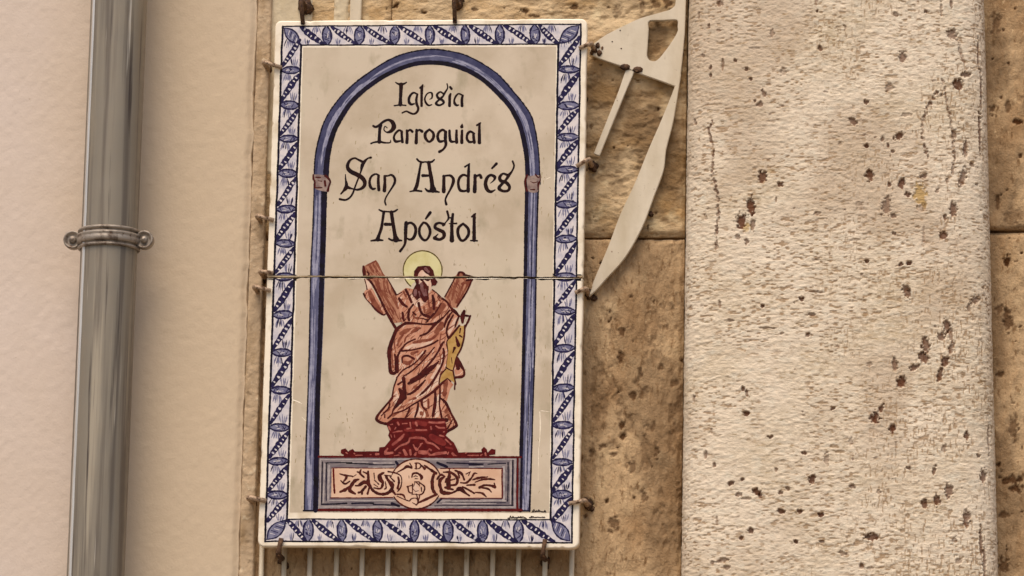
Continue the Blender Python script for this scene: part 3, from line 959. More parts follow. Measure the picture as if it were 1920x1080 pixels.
class Ras:
    """paint laid on the glaze: brush strokes and fills collected on a fine grid, meshed as one thin film"""
    S = 3.0

    def __init__(s, u0, v0, u1, v1):
        s.u0, s.v0 = u0, v0
        s.nx, s.ny = int((u1 - u0) * s.S), int((v1 - v0) * s.S)
        s.m = np.zeros((s.ny, s.nx), bool)

    def seg(s, a, b, ra, rb):
        S = s.S
        x0, y0 = (a[0] - s.u0) * S, (a[1] - s.v0) * S
        x1, y1 = (b[0] - s.u0) * S, (b[1] - s.v0) * S
        r0, r1 = ra * S, rb * S
        R = max(r0, r1) + 1
        i0, i1 = max(0, int(min(x0, x1) - R)), min(s.nx, int(max(x0, x1) + R) + 1)
        j0, j1 = max(0, int(min(y0, y1) - R)), min(s.ny, int(max(y0, y1) + R) + 1)
        if i1 <= i0 or j1 <= j0:
            return
        xs = np.arange(i0, i1)[None, :] + .5 - x0
        ys = np.arange(j0, j1)[:, None] + .5 - y0
        dx, dy = x1 - x0, y1 - y0
        L2 = dx * dx + dy * dy + 1e-9
        t = np.clip((xs * dx + ys * dy) / L2, 0, 1)
        d2 = (xs - t * dx) ** 2 + (ys - t * dy) ** 2
        s.m[j0:j1, i0:i1] |= d2 < (r0 + (r1 - r0) * t) ** 2

    def stroke(s, pts, w, wob=.12, closed=False):
        """w: full width(s) in layout pixels at the given points"""
        n = len(pts)
        ws = list(w) if isinstance(w, (list, tuple)) else [w]
        if len(ws) != n:
            ws = list(np.interp(np.linspace(0, 1, n), np.linspace(0, 1, len(ws)), ws))
        P = crom([(p[0], p[1], q) for p, q in zip(pts, ws)], 1.3, closed)
        k = np.arange(len(P))
        f = 1 + wob * vn(k * .45 + random.random() * 50, k * 0. + random.random() * 90, 3)
        r = np.maximum(P[:, 2] * .5 * f, .25)
        if closed:
            P = np.concatenate([P, P[:1]])
            r = np.append(r, r[0])
        for i in range(len(P) - 1):
            s.seg(P[i], P[i + 1], r[i], r[i + 1])

    def poly(s, pts, curve=False, cut=False):
        P = crom(pts, 1.5, True) if curve else np.asarray(pts, float)
        q = (P - [s.u0, s.v0]) * s.S
        i0, j0 = np.maximum(0, np.floor(q.min(0)).astype(int))
        i1, j1 = np.minimum([s.nx, s.ny], np.ceil(q.max(0)).astype(int) + 1)
        if i1 <= i0 or j1 <= j0:
            return
        xs = np.arange(i0, i1) + .5
        sub = np.zeros((j1 - j0, i1 - i0), bool)
        A, B = q, np.roll(q, -1, 0)
        for j in range(j0, j1):
            y = j + .5
            c = (A[:, 1] > y) != (B[:, 1] > y)
            if not c.any():
                continue
            a, b = A[c], B[c]
            xi = np.sort(a[:, 0] + (y - a[:, 1]) * (b[:, 0] - a[:, 0]) / (b[:, 1] - a[:, 1]))
            for l, r in zip(xi[::2], xi[1::2]):
                sub[j - j0] |= (xs >= l) & (xs < r)
        if cut:
            s.m[j0:j1, i0:i1] &= ~sub
        else:
            s.m[j0:j1, i0:i1] |= sub

    def ell(s, cx, cy, rx, ry, ang=0., cut=False):
        t = np.linspace(0, 2 * math.pi, 48, endpoint=False)
        c, n = math.cos(ang), math.sin(ang)
        s.poly([(cx + c * rx * math.cos(a) - n * ry * math.sin(a), cy + n * rx * math.cos(a) + c * ry * math.sin(a)) for a in t], cut=cut)

    def rects(s):
        m = s.m.copy()
        jj, ii = np.mgrid[0:s.ny, 0:s.nx]
        uu = s.u0 + (ii + .5) / s.S
        vv = s.v0 + (jj + .5) / s.S
        if s.v0 < 525 and s.v0 + s.ny / s.S > 514:
            dv = vv - GAPV(uu) + .5 * np.sin(uu * .11) + .35 * np.sin(uu * .37)
            m &= (dv < -1.7) | (dv > 3.2 + 1.2 * np.sin(uu * .05) + .6 * np.sin(uu * .23))
        out = []
        live = {}
        for j in range(s.ny + 1):
            cur = {}
            if j < s.ny and m[j].any():
                e = np.flatnonzero(np.diff(np.concatenate([[0], m[j].view(np.int8), [0]])))
                for a, b in zip(e[::2].tolist(), e[1::2].tolist()):
                    cur[(a, b)] = live.pop((a, b), j)
            for (a, b), j0 in live.items():
                out.append((a, j0, b, j))
            live = cur
        return out


LV = [0]


def film(name, layers, parent, level, label=None):
    """layers: (Ras, material) from the lowest up; every layer a hair above the last"""
    V, MI, n = [], [], 0
    mats = []
    for k, (ras, m) in enumerate(layers):
        R = np.array(ras.rects(), float)
        if not len(R):
            continue
        u = ras.u0 + R[:, [0, 2, 2, 0]] / ras.S
        v = ras.v0 + R[:, [3, 3, 1, 1]] / ras.S
        V.append(U(u.ravel(), v.ravel(), YF - .00006 - .00003 * (level + k)))
        MI += [len(mats)] * len(R)
        mats.append(m)
    V = np.concatenate(V)
    # the film is laid by eye along the picture; its place is on the panel plane
    fcs = np.arange(len(V)).reshape(-1, 4)
    return mesh(name, V, fcs, mats, parent, False, MI, label=label)


def zf(u0, v0, sc, wk=1.):
    def f(r, strokes, wob=.12):
        for pts, w in strokes:
            ws = [x * wk / sc for x in w] if isinstance(w, (list, tuple)) else w * wk / sc
            r.stroke([(u0 + x / sc, v0 + y / sc) for x, y in pts], ws, wob)
    f.p = lambda pts: [(u0 + x / sc, v0 + y / sc) for x, y in pts]
    return f


# --- border geometry (corner points of the two ruled lines)
OTL, OTR, OBR, OBL = (530, 49.5), (1089, 45), (1072, 1018), (497, 1015)
ITL, ITR, IBR, IBL = (564.5, 84.5), (1046.5, 83), (1032.5, 974.5), (538, 973.5)


def lerp(a, b, t):
    return (a[0] + (b[0] - a[0]) * t, a[1] + (b[1] - a[1]) * t)


# field inside the border
fld = Ras(525, 70, 1065, 985)
fld.poly([(568.5, 89), (1043, 87.5), (1029.5, 962), (543, 961)])
grm = Ras(525, 70, 1065, 985)
gr_ = np.random.default_rng(21)
for (cx_, cy_, sx_, sy_, n_) in ((915, 700, 30, 75, 85), (905, 790, 34, 26, 26), (640, 800, 26, 40, 22), (930, 600, 30, 30, 20), (1020, 330, 14, 60, 18), (560, 700, 10, 160, 30), (860, 420, 60, 30, 12), (690, 300, 50, 60, 14), (800, 490, 120, 20, 14), (1015, 640, 10, 200, 26)):
    for _ in range(n_):
        x_, y_ = cx_ + gr_.normal() * sx_, cy_ + gr_.normal() * sy_
        l_ = gr_.uniform(1, 7)
        grm.stroke([(x_, y_), (x_ + gr_.normal() * 1.2, y_ + l_)], [gr_.uniform(.6, 2.0), gr_.uniform(.4, 1.4)], .5)
chp = Ras(525, 70, 1065, 985)
for P_ in ([(1012, 771), (1013, 800), (1011, 838)], [(1010, 838), (1009, 900)], [(1014, 770), (1030, 772)], [(542, 748), (556, 752), (566, 757)], [(566, 782), (574, 790)], [(1024, 336), (1032, 332)]):
    chp.stroke(P_, [1., 2.4, .8], .5)
chp.m &= fld.m
grm.m &= fld.m & ~chp.m
film('painted_ground', [(fld, M_GROUND), (grm, P_GRIME), (chp, M_GLAZE)], sg, 0)

# --- the leaf border
bgR, midR, drkR, litR = (Ras(485, 30, 1100, 1030) for _ in range(4))
bgR.poly([OTL, OTR, OBR, OBL])
bgR.poly([ITL, ITR, IBR, IBL], cut=True)


def side(o0, o1, i0, i1, horizontal):
    """maps (position along in layout pixels, 0 = outer line .. 1 = inner line) to a point"""
    def f(s, t):
        if horizontal:
            k = (s - o0[0]) / (o1[0] - o0[0])
            a = lerp(o0, o1, k)
            k2 = (s - i0[0]) / (i1[0] - i0[0])
            b = lerp(i0, i1, k2)
        else:
            k = (s - o0[1]) / (o1[1] - o0[1])
            a = lerp(o0, o1, k)
            k2 = (s - i0[1]) / (i1[1] - i0[1])
            b = lerp(i0, i1, k2)
        return lerp(a, b, t)
    return f


def leaf_oval(f, s, hw):
    hw *= random.uniform(1.0, 1.25)
    sk = random.uniform(-2, 2)
    L = [f(s - hw * math.sin(a) + sk * (q - .5), q) for a, q in ((.3, .06), (1., .25), (1.57, .5), (1., .77), (.3, .95))]
    R = [f(s + hw * math.sin(a) + sk * (q - .5), q) for a, q in ((.3, .06), (1., .25), (1.57, .5), (1., .77), (.3, .95))]
    midR.poly(L + R[::-1], curve=True)
    drkR.stroke(L, [2.2, 3.6, 3.2, 3.6, 3.6], .35)
    drkR.stroke(R, [3., 3.2, 3.8, 3., 2.4], .35)
    for k in range(3):
        a = random.uniform(.25, .5)
        d = random.uniform(-.5, .5) * hw
        litR.stroke([f(s + d, a), f(s + d * .4, a + random.uniform(.1, .22))], [1.2, .8], .3)
    for k in range(4):
        a = random.uniform(.15, .8)
        d = random.choice((-1, 1))
        drkR.stroke([f(s - .5 * hw * d, a), f(s + .5 * hw * d, a + random.uniform(.05, .16))], [1.8, 1.], .4)


def band(f, s0, t0, s1, t1, wd=11):
    """a dark twisted band with pale beads"""
    wd *= random.uniform(.85, 1.1)
    m = .5
    c = random.uniform(-2.5, 2.5)
    P = [f(s0 + (s1 - s0) * k + c * math.sin(math.pi * k), t0 + (t1 - t0) * k) for k in (0, .3, .6, 1)]
    drkR.stroke(P, [wd * .55, wd, wd, wd * .6], .18)
    n = random.choice((5, 6, 6))
    for i in range(n):
        k = .16 + .68 * i / (n - 1) + random.uniform(-.02, .02)
        p = f(s0 + (s1 - s0) * k + c * math.sin(math.pi * k), t0 + (t1 - t0) * k)
        q = (P[-1][0] - P[0][0], P[-1][1] - P[0][1])
        L = math.hypot(*q)
        o = random.choice((-1, 1)) * random.uniform(.2, 1.6)
        nx_, ny_ = -q[1] / L, q[0] / L
        litR.stroke([(p[0] + nx_ * (o - 1), p[1] + ny_ * (o - 1)), (p[0] + nx_ * (o + 1.4), p[1] + ny_ * (o + 1.4))], [random.uniform(2.6, 3.8), random.uniform(1.8, 2.8)], .35)


def feather(f, s, t, ds, dt, n=5):
    for i in range(n):
        a = (i - (n - 1) / 2) * .55 + random.uniform(-.15, .15)
        p = f(s + a * 3.5 * (1 if ds == 0 else .4), t + (a * .1 if ds else 0))
        q = f(s + ds * random.uniform(.7, 1.1) + a * 7 * (1 if ds == 0 else .2), t + dt * random.uniform(.7, 1.1) + (a * .2 if ds else 0))
        m = f(s + ds * .5 + a * 6 * (1 if ds == 0 else .2), t + dt * .5 + (a * .17 if ds else 0))
        (drkR if random.random() < .16 else midR).stroke([p, m, q], [1.2, random.uniform(2, 3.2), .8], .35)


def run(f, ov, s_start, s_end, hw, kind):
    """ov: oval centres; bands join one oval's outer end to the next one's inner end"""
    P = [s_start] + ov + [s_end]
    for s in ov:
        leaf_oval(f, s, hw)
    for a, b in zip(P[:-1], P[1:]):
        g0, g1 = a + 6, b - 6
        g = g1 - g0
        if g < 14:
            continue
        if kind == 'down':                      # from outer line (near a) to inner line (near b)
            band(f, g0 + 3, .05, g1 - 1, .95)
            feather(f, g0 + g * .68, .06, 0, .34)
            feather(f, g0 + g * .3, .95, 0, -.3, 3)
        else:                                   # from inner line (near a) to outer line (near b)
            band(f, g0 + 3, .93, g1 - 2, .07)
            feather(f, g0 + 2, .38, g * .3, -.03)
            feather(f, g1 - 2, .66, -g * .3, .02, 4)


ftop = side(OTL, OTR, ITL, ITR, True)
fbot = side(OBL, OBR, IBL, IBR, True)
flef = side(OTL, OBL, ITL, IBL, False)
frig = side(OTR, OBR, ITR, IBR, False)
run(ftop, [613, 674, 740, 806, 872.5, 937, 1003], 556, 1052, 7.5, 'down')
run(flef, [131.5, 197, 260, 325, 392, 456.5, 519, 590, 661, 731.5, 801.5, 865, 928], 66, 985, 6, 'up')


def band_rev(f, ov, s0, s1, hw):
    P = [s0] + ov + [s1]
    for s in ov:
        leaf_oval(f, s, hw)
    for a, b in zip(P[:-1], P[1:]):
        g0, g1 = a + 6, b - 6
        g = g1 - g0
        band(f, g0 + 2, .05, g1 - 2, .93)
        feather(f, g0 + 2, .62, g * .3, .0)
        feather(f, g1 - 2, .34, -g * .3, .0, 4)


band_rev(frig, [130, 198, 257, 318, 383, 448, 519, 583, 653, 727, 797, 866.5, 927], 62, 985, 6)
fb2 = lambda s, t: fbot(s, 1 - t)
run(fb2, [578, 641, 708, 777, 840, 905, 972], 530, 1045, 8, 'down')
# leaves across the four corners
for o, i in ((OTL, ITL), (OTR, ITR), (OBR, IBR), (OBL, IBL)):
    dx, dy = i[0] - o[0], i[1] - o[1]
    nx_, ny_ = -dy * .17, dx * .17
    a = [lerp(o, i, .08), (o[0] + dx * .35 + nx_, o[1] + dy * .35 + ny_), (o[0] + dx * .65 + nx_, o[1] + dy * .65 + ny_), lerp(o, i, .95)]
    b = [lerp(o, i, .08), (o[0] + dx * .35 - nx_, o[1] + dy * .35 - ny_), (o[0] + dx * .65 - nx_, o[1] + dy * .65 - ny_), lerp(o, i, .95)]
    midR.poly(a + b[::-1][1:-1])
    drkR.stroke(a, [2, 2.6, 3, 3.4], .3)
    drkR.stroke(b, [2, 3.4, 2.6, 3], .3)
    for k in (.3, .5, .7):
        c = lerp(o, i, k)
        litR.stroke([(c[0] - nx_ * .4, c[1] - ny_ * .4), (c[0] + nx_ * .4 + dx * .08, c[1] + ny_ * .4 + dy * .08)], [1.4, 1.4])
        c = lerp(o, i, k + .09)
        drkR.stroke([(c[0] - nx_ * .6, c[1] - ny_ * .6), (c[0] + nx_ * .6 + dx * .1, c[1] + ny_ * .6 + dy * .1)], [1.6, 1.6])
rule = Ras(485, 30, 1100, 1030)


def ruled(r, a, b, w, sag=.5):
    n = max(3, int(math.hypot(b[0] - a[0], b[1] - a[1]) / 22))
    L = math.hypot(b[0] - a[0], b[1] - a[1])
    q = (-(b[1] - a[1]) / L, (b[0] - a[0]) / L)
    P = []
    for i in range(n + 1):
        p = lerp(a, b, i / n)
        j = random.gauss(0, sag * .6)
        P.append((p[0] + q[0] * j, p[1] + q[1] * j))
    r.stroke(P, w, .16)


for a, b, wd in ((OTL, OTR, 2.6), (OTR, OBR, 3.4), (OBR, OBL, 3), (OBL, OTL, 4), (ITL, ITR, 2.6), (ITR, IBR, 4), (IBR, IBL, 2.6), (IBL, ITL, 4)):
    ruled(rule, a, b, wd)
film('painted_border', [(bgR, P_BGRND), (midR, P_BMID), (drkR, P_BDARK), (litR, P_BGRND), (rule, P_NAVY)], sg, 0)

# --- the arch and its two posts
AO = [(589, 345), (590, 300), (598, 258), (613, 217), (647, 172), (697, 132), (747, 104), (800, 92.5), (840, 95), (880, 106), (930, 136), (963, 172), (986, 200), (1000, 227), (1010, 283), (1013, 345)]
AI = [(614, 345), (617, 300), (624, 265), (637, 233), (667, 188), (713, 151), (763, 128), (800, 121.5), (847, 126), (897, 148), (947, 194), (962, 218), (973, 243), (983, 290), (986, 345)]
LO = [(588, 345), (588, 360), (585, 440), (581.7, 507), (579, 640), (576.5, 737), (572, 853), (569.5, 957)]
LI = [(613.5, 345), (613, 360), (611.5, 440), (609, 517), (605, 640), (600.7, 737), (599, 853), (597, 957)]
RI = [(984.5, 345), (984, 373), (983, 440), (981.7, 517), (979, 640), (977, 737), (974, 853), (973, 957)]
RO = [(1011, 345), (1010, 360), (1007.5, 440), (1006, 517), (1004, 640), (1001, 737), (997.5, 853), (993.5, 958)]
fill, strk, lite, line = (Ras(560, 85, 1022, 962) for _ in range(4))
for a, b in ((AO, AI), (LO, LI), (RI, RO)):
    A, B = crom(a, 3), crom(b, 3)
    fill.poly(np.concatenate([A, B[::-1]]))


def along(a, b, k, n=60):
    A, B = crom(a, 2), crom(b, 2)
    t = np.linspace(0, 1, n)
    A = np.stack([np.interp(t, np.linspace(0, 1, len(A)), A[:, c]) for c in (0, 1)], 1)
    B = np.stack([np.interp(t, np.linspace(0, 1, len(B)), B[:, c]) for c in (0, 1)], 1)
    k = np.asarray(k)
    return A * (1 - k) + B * k if k.ndim == 0 else A * (1 - k[:, None]) + B * k[:, None]


def dashes(r, a, b, klo, khi, n, wlo, whi, llo, lhi):
    for _ in range(n):
        k = random.uniform(klo, khi)
        P = along(a, b, k, 120)
        l = int(random.uniform(llo, lhi) * 120)
        i = random.randrange(0, 119)
        seg = P[i:i + max(4, l)]
        if len(seg) < 3:
            continue
        q = seg[::max(1, len(seg) // 5)]
        r.stroke([tuple(x) for x in q], [.8] + [random.uniform(wlo, whi)] * max(1, len(q) - 2) + [.8], .3)


strk.stroke([tuple(p) for p in along(AO, AI, .15, 60)], [3, 8, 6, 9, 7, 5, 9, 10, 8, 9, 5], .3)
dashes(strk, AO, AI, .08, .36, 46, 2.5, 6, .06, .2)
dashes(lite, AO, AI, .38, .68, 40, 1.2, 4.2, .04, .16)
dashes(strk, AO, AI, .35, .7, 16, .8, 1.6, .03, .1)
for (a, b, lo1, hi1) in ((LO, LI, .15, .5), (RI, RO, .36, .85)):
    dashes(lite, a, b, lo1, hi1, 34, 1.4, 4, .06, .25)
    dashes(strk, a, b, lo1 + .02, hi1, 12, 1., 3, .04, .15)
# dark inner edge of the arch and the posts, thin outer line
line.stroke([tuple(p) for p in along(AO, AI, .86, 50)], [11, 10, 9, 8.5, 8, 8, 8.5, 9, 9, 9, 8], .1)
line.stroke([tuple(p) for p in along(AO, AI, .015, 50)], 2.6, .35)
line.stroke([tuple(p) for p in along(LO, LI, .8, 40)], [11, 10, 9, 8.5, 9, 10, 9], .1)
line.stroke([tuple(p) for p in along(LO, LI, .04, 40)], 2.6, .2)
line.stroke([tuple(p) for p in along(RI, RO, .13, 40)], [7, 7, 6, 6.5, 7, 7], .1)
line.stroke([tuple(p) for p in along(RI, RO, .96, 40)], [3.4, 3, 3, 2.6, 4], .2)
line.stroke([tuple(p) for p in along(RI, RO, .62, 40)], [.6, 1.2, .6, 1.6, .5], .5)
line.stroke([(569, 957.5), (598, 957.5)], 3)
line.stroke([(971, 957.5), (993, 958)], 3)
fill.m |= lite.m
film('painted_arch', [(fill, P_BLUE), (strk, P_DEEP), (lite, P_LIGHT), (line, P_NAVY)], sg, 6)
# imposts where the arch springs
il, idk = Ras(580, 322, 630, 362), Ras(580, 322, 630, 362)
z6 = zf(560, 300, 10.8)
il.poly(z6.p([(300, 300), (560, 320), (650, 450), (600, 600), (560, 640), (340, 580), (330, 420)]), True)
z6(idk, [([(295, 300), (300, 390), (330, 430), (330, 560)], [30, 40, 26, 30]), ([(340, 565), (470, 560)], 26), ([(540, 320), (600, 370), (640, 440), (610, 540), (590, 620)], [50, 50, 36, 36, 50]),
          ([(530, 430), (540, 520)], 46), ([(390, 420), (470, 430)], [10, 22]), ([(350, 350), (440, 355)], 26)])
film('impost_drawing', [(il, P_IMPOST), (idk, P_DARK)], sg, 11)
il, idk = Ras(975, 322, 1022, 362), Ras(975, 322, 1022, 362)
z8 = zf(940, 300, 10.8)
il.poly(z8.p([(520, 330), (600, 320), (760, 310), (780, 420), (740, 640), (560, 640), (520, 480)]), True)
z8(idk, [([(520, 310), (485, 420), (490, 540), (520, 620)], [40, 50, 46, 46]), ([(690, 290), (740, 350), (790, 330)], [30, 30, 18]), ([(790, 300), (785, 420), (750, 480), (745, 600)], [16, 26, 40, 26]),
          ([(590, 430), (650, 460), (740, 440)], [8, 20, 14]), ([(590, 600), (670, 600)], [20, 34])])
film('impost_drawing', [(il, P_IMPOST), (idk, P_DARK)], sg, 11)

# --- lettering, word by word
wd1 = Ras(730, 145, 880, 225)
zf(725, 140, 12.)(wd1, [
    ([(325, 225), (322, 320), (316, 450), (310, 560), (306, 670)], [95, 84, 76, 76, 90]), ([(200, 172), (255, 205), (322, 215), (395, 203), (445, 172)], [24, 44, 60, 44, 28]),
    ([(172, 698), (240, 688), (308, 680), (375, 686), (430, 692)], [32, 34, 44, 34, 36]),
    ([(695, 445), (615, 405), (550, 445), (503, 530), (506, 620), (552, 668), (620, 655)], [40, 44, 54, 62, 66, 60, 36]),
    ([(690, 440), (668, 560), (676, 660), (708, 740), (700, 810), (650, 868), (590, 882), (515, 855), (450, 825), (400, 836), (350, 860)], [48, 60, 62, 58, 56, 50, 46, 46, 40, 40, 36]),
    ([(812, 230), (792, 310), (786, 500), (785, 700)], [36, 66, 60, 58]), ([(818, 232), (750, 297)], [30, 42]),
    ([(965, 556), (1018, 520), (1020, 425), (970, 402), (902, 440), (858, 540), (882, 630), (942, 690), (1015, 676)], [16, 38, 46, 34, 36, 40, 50, 46, 28]),
    ([(1285, 440), (1208, 388), (1134, 450), (1162, 525), (1262, 580), (1278, 640), (1185, 690), (1112, 650), (1150, 590), (1222, 530), (1275, 475), (1285, 440)], [46, 40, 52, 62, 60, 50, 46, 62, 44, 54, 44, 46]),
    ([(1285, 440), (1330, 375), (1372, 295), (1358, 205)], [60, 44, 34, 32]),
    ([(1440, 430), (1420, 485), (1416, 600), (1415, 700)], [40, 64, 66, 66]), ([(1430, 280), (1458, 318)], [56, 56]),
    ([(1715, 470), (1622, 428), (1560, 480), (1522, 570), (1532, 650), (1580, 690), (1622, 680)], [44, 38, 44, 46, 62, 50, 30]), ([(1712, 470), (1692, 560), (1696, 700)], [52, 64, 70])], .06)
wd2 = Ras(690, 218, 908, 292)
zf(685, 215, 8.348)(wd2, [
    ([(240, 165), (226, 230), (220, 330), (218, 425)], [56, 50, 50, 60]), ([(125, 176), (160, 192), (212, 170), (280, 112), (360, 82), (425, 120), (446, 195), (400, 258), (335, 275), (292, 236), (308, 182), (342, 208)], [36, 38, 42, 40, 40, 64, 74, 54, 26, 20, 18, 16]),
    ([(88, 452), (140, 432), (220, 424), (310, 440), (388, 436), (396, 400)], [28, 28, 36, 28, 22, 14]),
    ([(575, 272), (530, 244), (472, 292), (447, 360), (474, 418), (545, 412)], [34, 36, 36, 36, 46, 30]), ([(568, 262), (572, 340), (580, 425)], [40, 42, 48]),
    ([(650, 248), (656, 330), (650, 435)], [40, 46, 52]), ([(662, 262), (700, 238), (735, 265)], [30, 36, 42]), ([(802, 240), (800, 330), (795, 440)], [42, 48, 56]), ([(812, 258), (850, 238), (888, 262)], [30, 36, 46]),
    ([(1003, 232), (940, 290), (944, 370), (1000, 424), (1060, 370), (1064, 290), (1003, 232)], [34, 46, 48, 36, 48, 44, 34]),
    ([(1258, 275), (1212, 238), (1152, 275), (1132, 350), (1162, 418), (1232, 408)], [36, 40, 42, 46, 46, 30]), ([(1256, 270), (1252, 380), (1260, 470), (1222, 540), (1160, 580)], [52, 54, 46, 36, 46]),
    ([(1318, 250), (1320, 340), (1338, 415), (1402, 422)], [40, 46, 46, 28]), ([(1428, 250), (1425, 340), (1430, 432)], [40, 46, 54]),
    ([(1514, 250), (1510, 340), (1510, 436)], [40, 46, 54]), ([(1516, 150), (1510, 188)], [20, 54]),
    ([(1702, 296), (1642, 264), (1596, 310), (1592, 380), (1632, 428), (1692, 418)], [34, 38, 42, 42, 42, 30]), ([(1692, 290), (1696, 360), (1706, 435)], [40, 46, 50]),
    ([(1788, 140), (1785, 250), (1785, 436)], [36, 46, 58]), ([(1802, 130), (1748, 165)], [26, 34])], .06)
wd3 = Ras(632, 288, 790, 390)
zf(630, 285, 10.8)(wd3, [
    ([(540, 200), (460, 160), (380, 125), (292, 160), (242, 240), (238, 320), (300, 395), (420, 455), (520, 515), (580, 600), (572, 685), (505, 745), (425, 765)], [56, 44, 40, 50, 66, 76, 88, 92, 92, 82, 72, 56, 46]),
    ([(425, 765), (330, 745), (225, 712)], [46, 36, 76]), ([(190, 455), (196, 560), (212, 660), (198, 730), (150, 790), (100, 848)], [20, 36, 66, 84, 48, 34]),
    ([(706, 112), (645, 128), (580, 190), (532, 270), (502, 400), (450, 540), (392, 690), (342, 830), (282, 920), (192, 970), (78, 955)], [46, 34, 62, 74, 36, 36, 36, 40, 42, 42, 48]),
    ([(850, 462), (800, 446), (722, 490), (682, 580), (692, 690), (742, 748), (792, 738)], [40, 40, 46, 52, 62, 52, 36]), ([(862, 480), (856, 600), (868, 765)], [56, 62, 68]),
    ([(985, 490), (990, 600), (980, 780)], [56, 62, 76]), ([(990, 486), (1060, 480), (1120, 464), (1178, 510), (1194, 590), (1160, 680), (1090, 790), (1012, 920), (990, 1000), (1010, 1070)], [44, 36, 46, 52, 56, 46, 36, 32, 36, 36])], .06)
wd4 = Ras(764, 290, 970, 390)
zf(760, 285, 8.727)(wd4, [
    ([(190, 115), (225, 150), (280, 168), (320, 162), (390, 168), (440, 156), (474, 126)], [32, 36, 32, 26, 36, 36, 26]), ([(256, 172), (236, 280), (212, 430), (190, 540), (158, 618)], [42, 40, 54, 60, 62]),
    ([(74, 648), (160, 632), (265, 642)], [22, 34, 32]), ([(382, 172), (402, 300), (426, 440), (442, 560), (452, 615)], [62, 60, 66, 76, 104]), ([(328, 600), (372, 638), (452, 636), (550, 656)], [26, 42, 52, 28]),
    ([(286, 386), (400, 386)], [52, 36]),
    ([(630, 398), (630, 500), (628, 645)], [54, 56, 68]), ([(620, 405), (662, 388), (740, 388), (784, 440), (780, 510), (732, 620), (672, 730), (656, 790), (670, 855)], [36, 32, 42, 52, 52, 36, 32, 32, 46]),
    ([(1012, 395), (950, 374), (890, 420), (866, 510), (890, 615), (950, 640), (1002, 630)], [36, 40, 46, 46, 50, 42, 36]), ([(1042, 200), (1036, 300), (1030, 450), (1028, 640)], [30, 50, 52, 60]), ([(1050, 192), (976, 242)], [22, 32]),
    ([(1140, 385), (1140, 500), (1134, 645)], [54, 56, 68]), ([(1160, 395), (1220, 378), (1240, 418)], [36, 46, 50]),
    ([(1390, 512), (1448, 462), (1464, 410), (1400, 378), (1340, 420), (1312, 520), (1342, 618), (1402, 650), (1466, 620)], [12, 30, 52, 46, 52, 62, 62, 46, 22]), ([(1490, 192), (1420, 266)], [48, 34]),
    ([(1690, 390), (1602, 354), (1546, 410), (1562, 470), (1650, 500), (1704, 570), (1680, 630), (1602, 640), (1532, 596), (1570, 535), (1630, 475), (1690, 390)], [54, 36, 52, 58, 58, 52, 46, 46, 56, 50, 42, 54]),
    ([(1680, 390), (1740, 322), (1778, 230), (1756, 152)], [60, 34, 32, 34])], .06)
wd5 = Ras(690, 388, 900, 478)
zf(685, 385, 8.727)(wd5, [
    ([(226, 72), (282, 98), (350, 102), (420, 106), (480, 97), (524, 68)], [26, 34, 28, 28, 34, 28]), ([(302, 112), (282, 250), (260, 380), (222, 490), (202, 556)], [48, 46, 52, 52, 76]), ([(95, 580), (200, 566), (285, 572)], [26, 42, 28]),
    ([(426, 112), (446, 250), (470, 400), (490, 510), (502, 556)], [62, 60, 62, 72, 104]), ([(386, 545), (432, 570), (512, 570), (594, 576)], [32, 36, 46, 28]), ([(326, 310), (430, 312)], [56, 46]),
    ([(668, 285), (660, 400), (656, 560), (640, 650), (570, 750)], [62, 60, 52, 40, 44]), ([(672, 312), (742, 284), (810, 340), (824, 430), (790, 528), (732, 560), (682, 540)], [46, 40, 48, 52, 52, 40, 30]),
    ([(950, 280), (890, 370), (890, 480), (950, 564), (1010, 556), (1058, 460), (1048, 370), (1000, 300), (950, 280)], [34, 46, 48, 44, 40, 48, 48, 44, 34]), ([(1062, 118), (990, 218)], [54, 34]),
    ([(1290, 310), (1210, 288), (1152, 312), (1144, 366), (1204, 402), (1278, 442), (1284, 515), (1212, 560), (1135, 535)], [50, 40, 48, 54, 58, 62, 56, 46, 66]), ([(1275, 325), (1322, 270), (1362, 205), (1340, 100)], [46, 20, 36, 40]), ([(1130, 530), (1190, 470)], [44, 16]),
    ([(1432, 145), (1416, 300), (1416, 450), (1416, 570)], [44, 56, 60, 78]), ([(1372, 300), (1490, 296)], [16, 32]), ([(1365, 202), (1430, 205)], [26, 30]),
    ([(1600, 300), (1524, 370), (1516, 470), (1560, 566), (1620, 568), (1686, 480), (1680, 380), (1600, 300)], [40, 50, 54, 46, 44, 52, 50, 40]),
    ([(1782, 160), (1780, 350), (1780, 570)], [52, 56, 64]), ([(1800, 138), (1742, 186)], [30, 32]), ([(1724, 576), (1832, 580)], [26, 28])], .06)
for wdr, tx in ((wd1, 'word Iglesia in brown gothic letters'), (wd2, 'word Parroquial in brown gothic letters'), (wd3, 'word San in large gothic letters'), (wd4, 'word Andrés in large gothic letters'), (wd5, 'word Apóstol in gothic letters')):
    film('lettering', [(wdr, P_INK)], sg, 4, tx)

# --- the saint
A = zf(670, 470, 8.306, 1.3)
Bz = zf(780, 490, 8.306, 1.3)
C = zf(700, 580, 7.715, 1.28)
D = zf(690, 690, 8.31, 1.28)
box = (670, 460, 890, 815)
hal, hln = Ras(750, 465, 835, 545), Ras(750, 465, 835, 545)
hal.ell(792.4, 507.2, 36, 36.5)
hal.poly([(790, 521), (840, 521), (840, 550), (770, 550), (772, 533)], cut=True)
t = np.linspace(math.radians(128), math.radians(375), 30)
hln.stroke([(792.4 + 36.4 * math.cos(a), 507.2 + 37 * math.sin(a)) for a in t], 2.3, .2)
saint = film('saint_figure', [(r_ := Ras(*box), P_SALMON)], sg, 10) if False else None

robe, fold, skin, dark, fish, fln, wood, wln, hair, mauve = (Ras(*box) for _ in range(10))
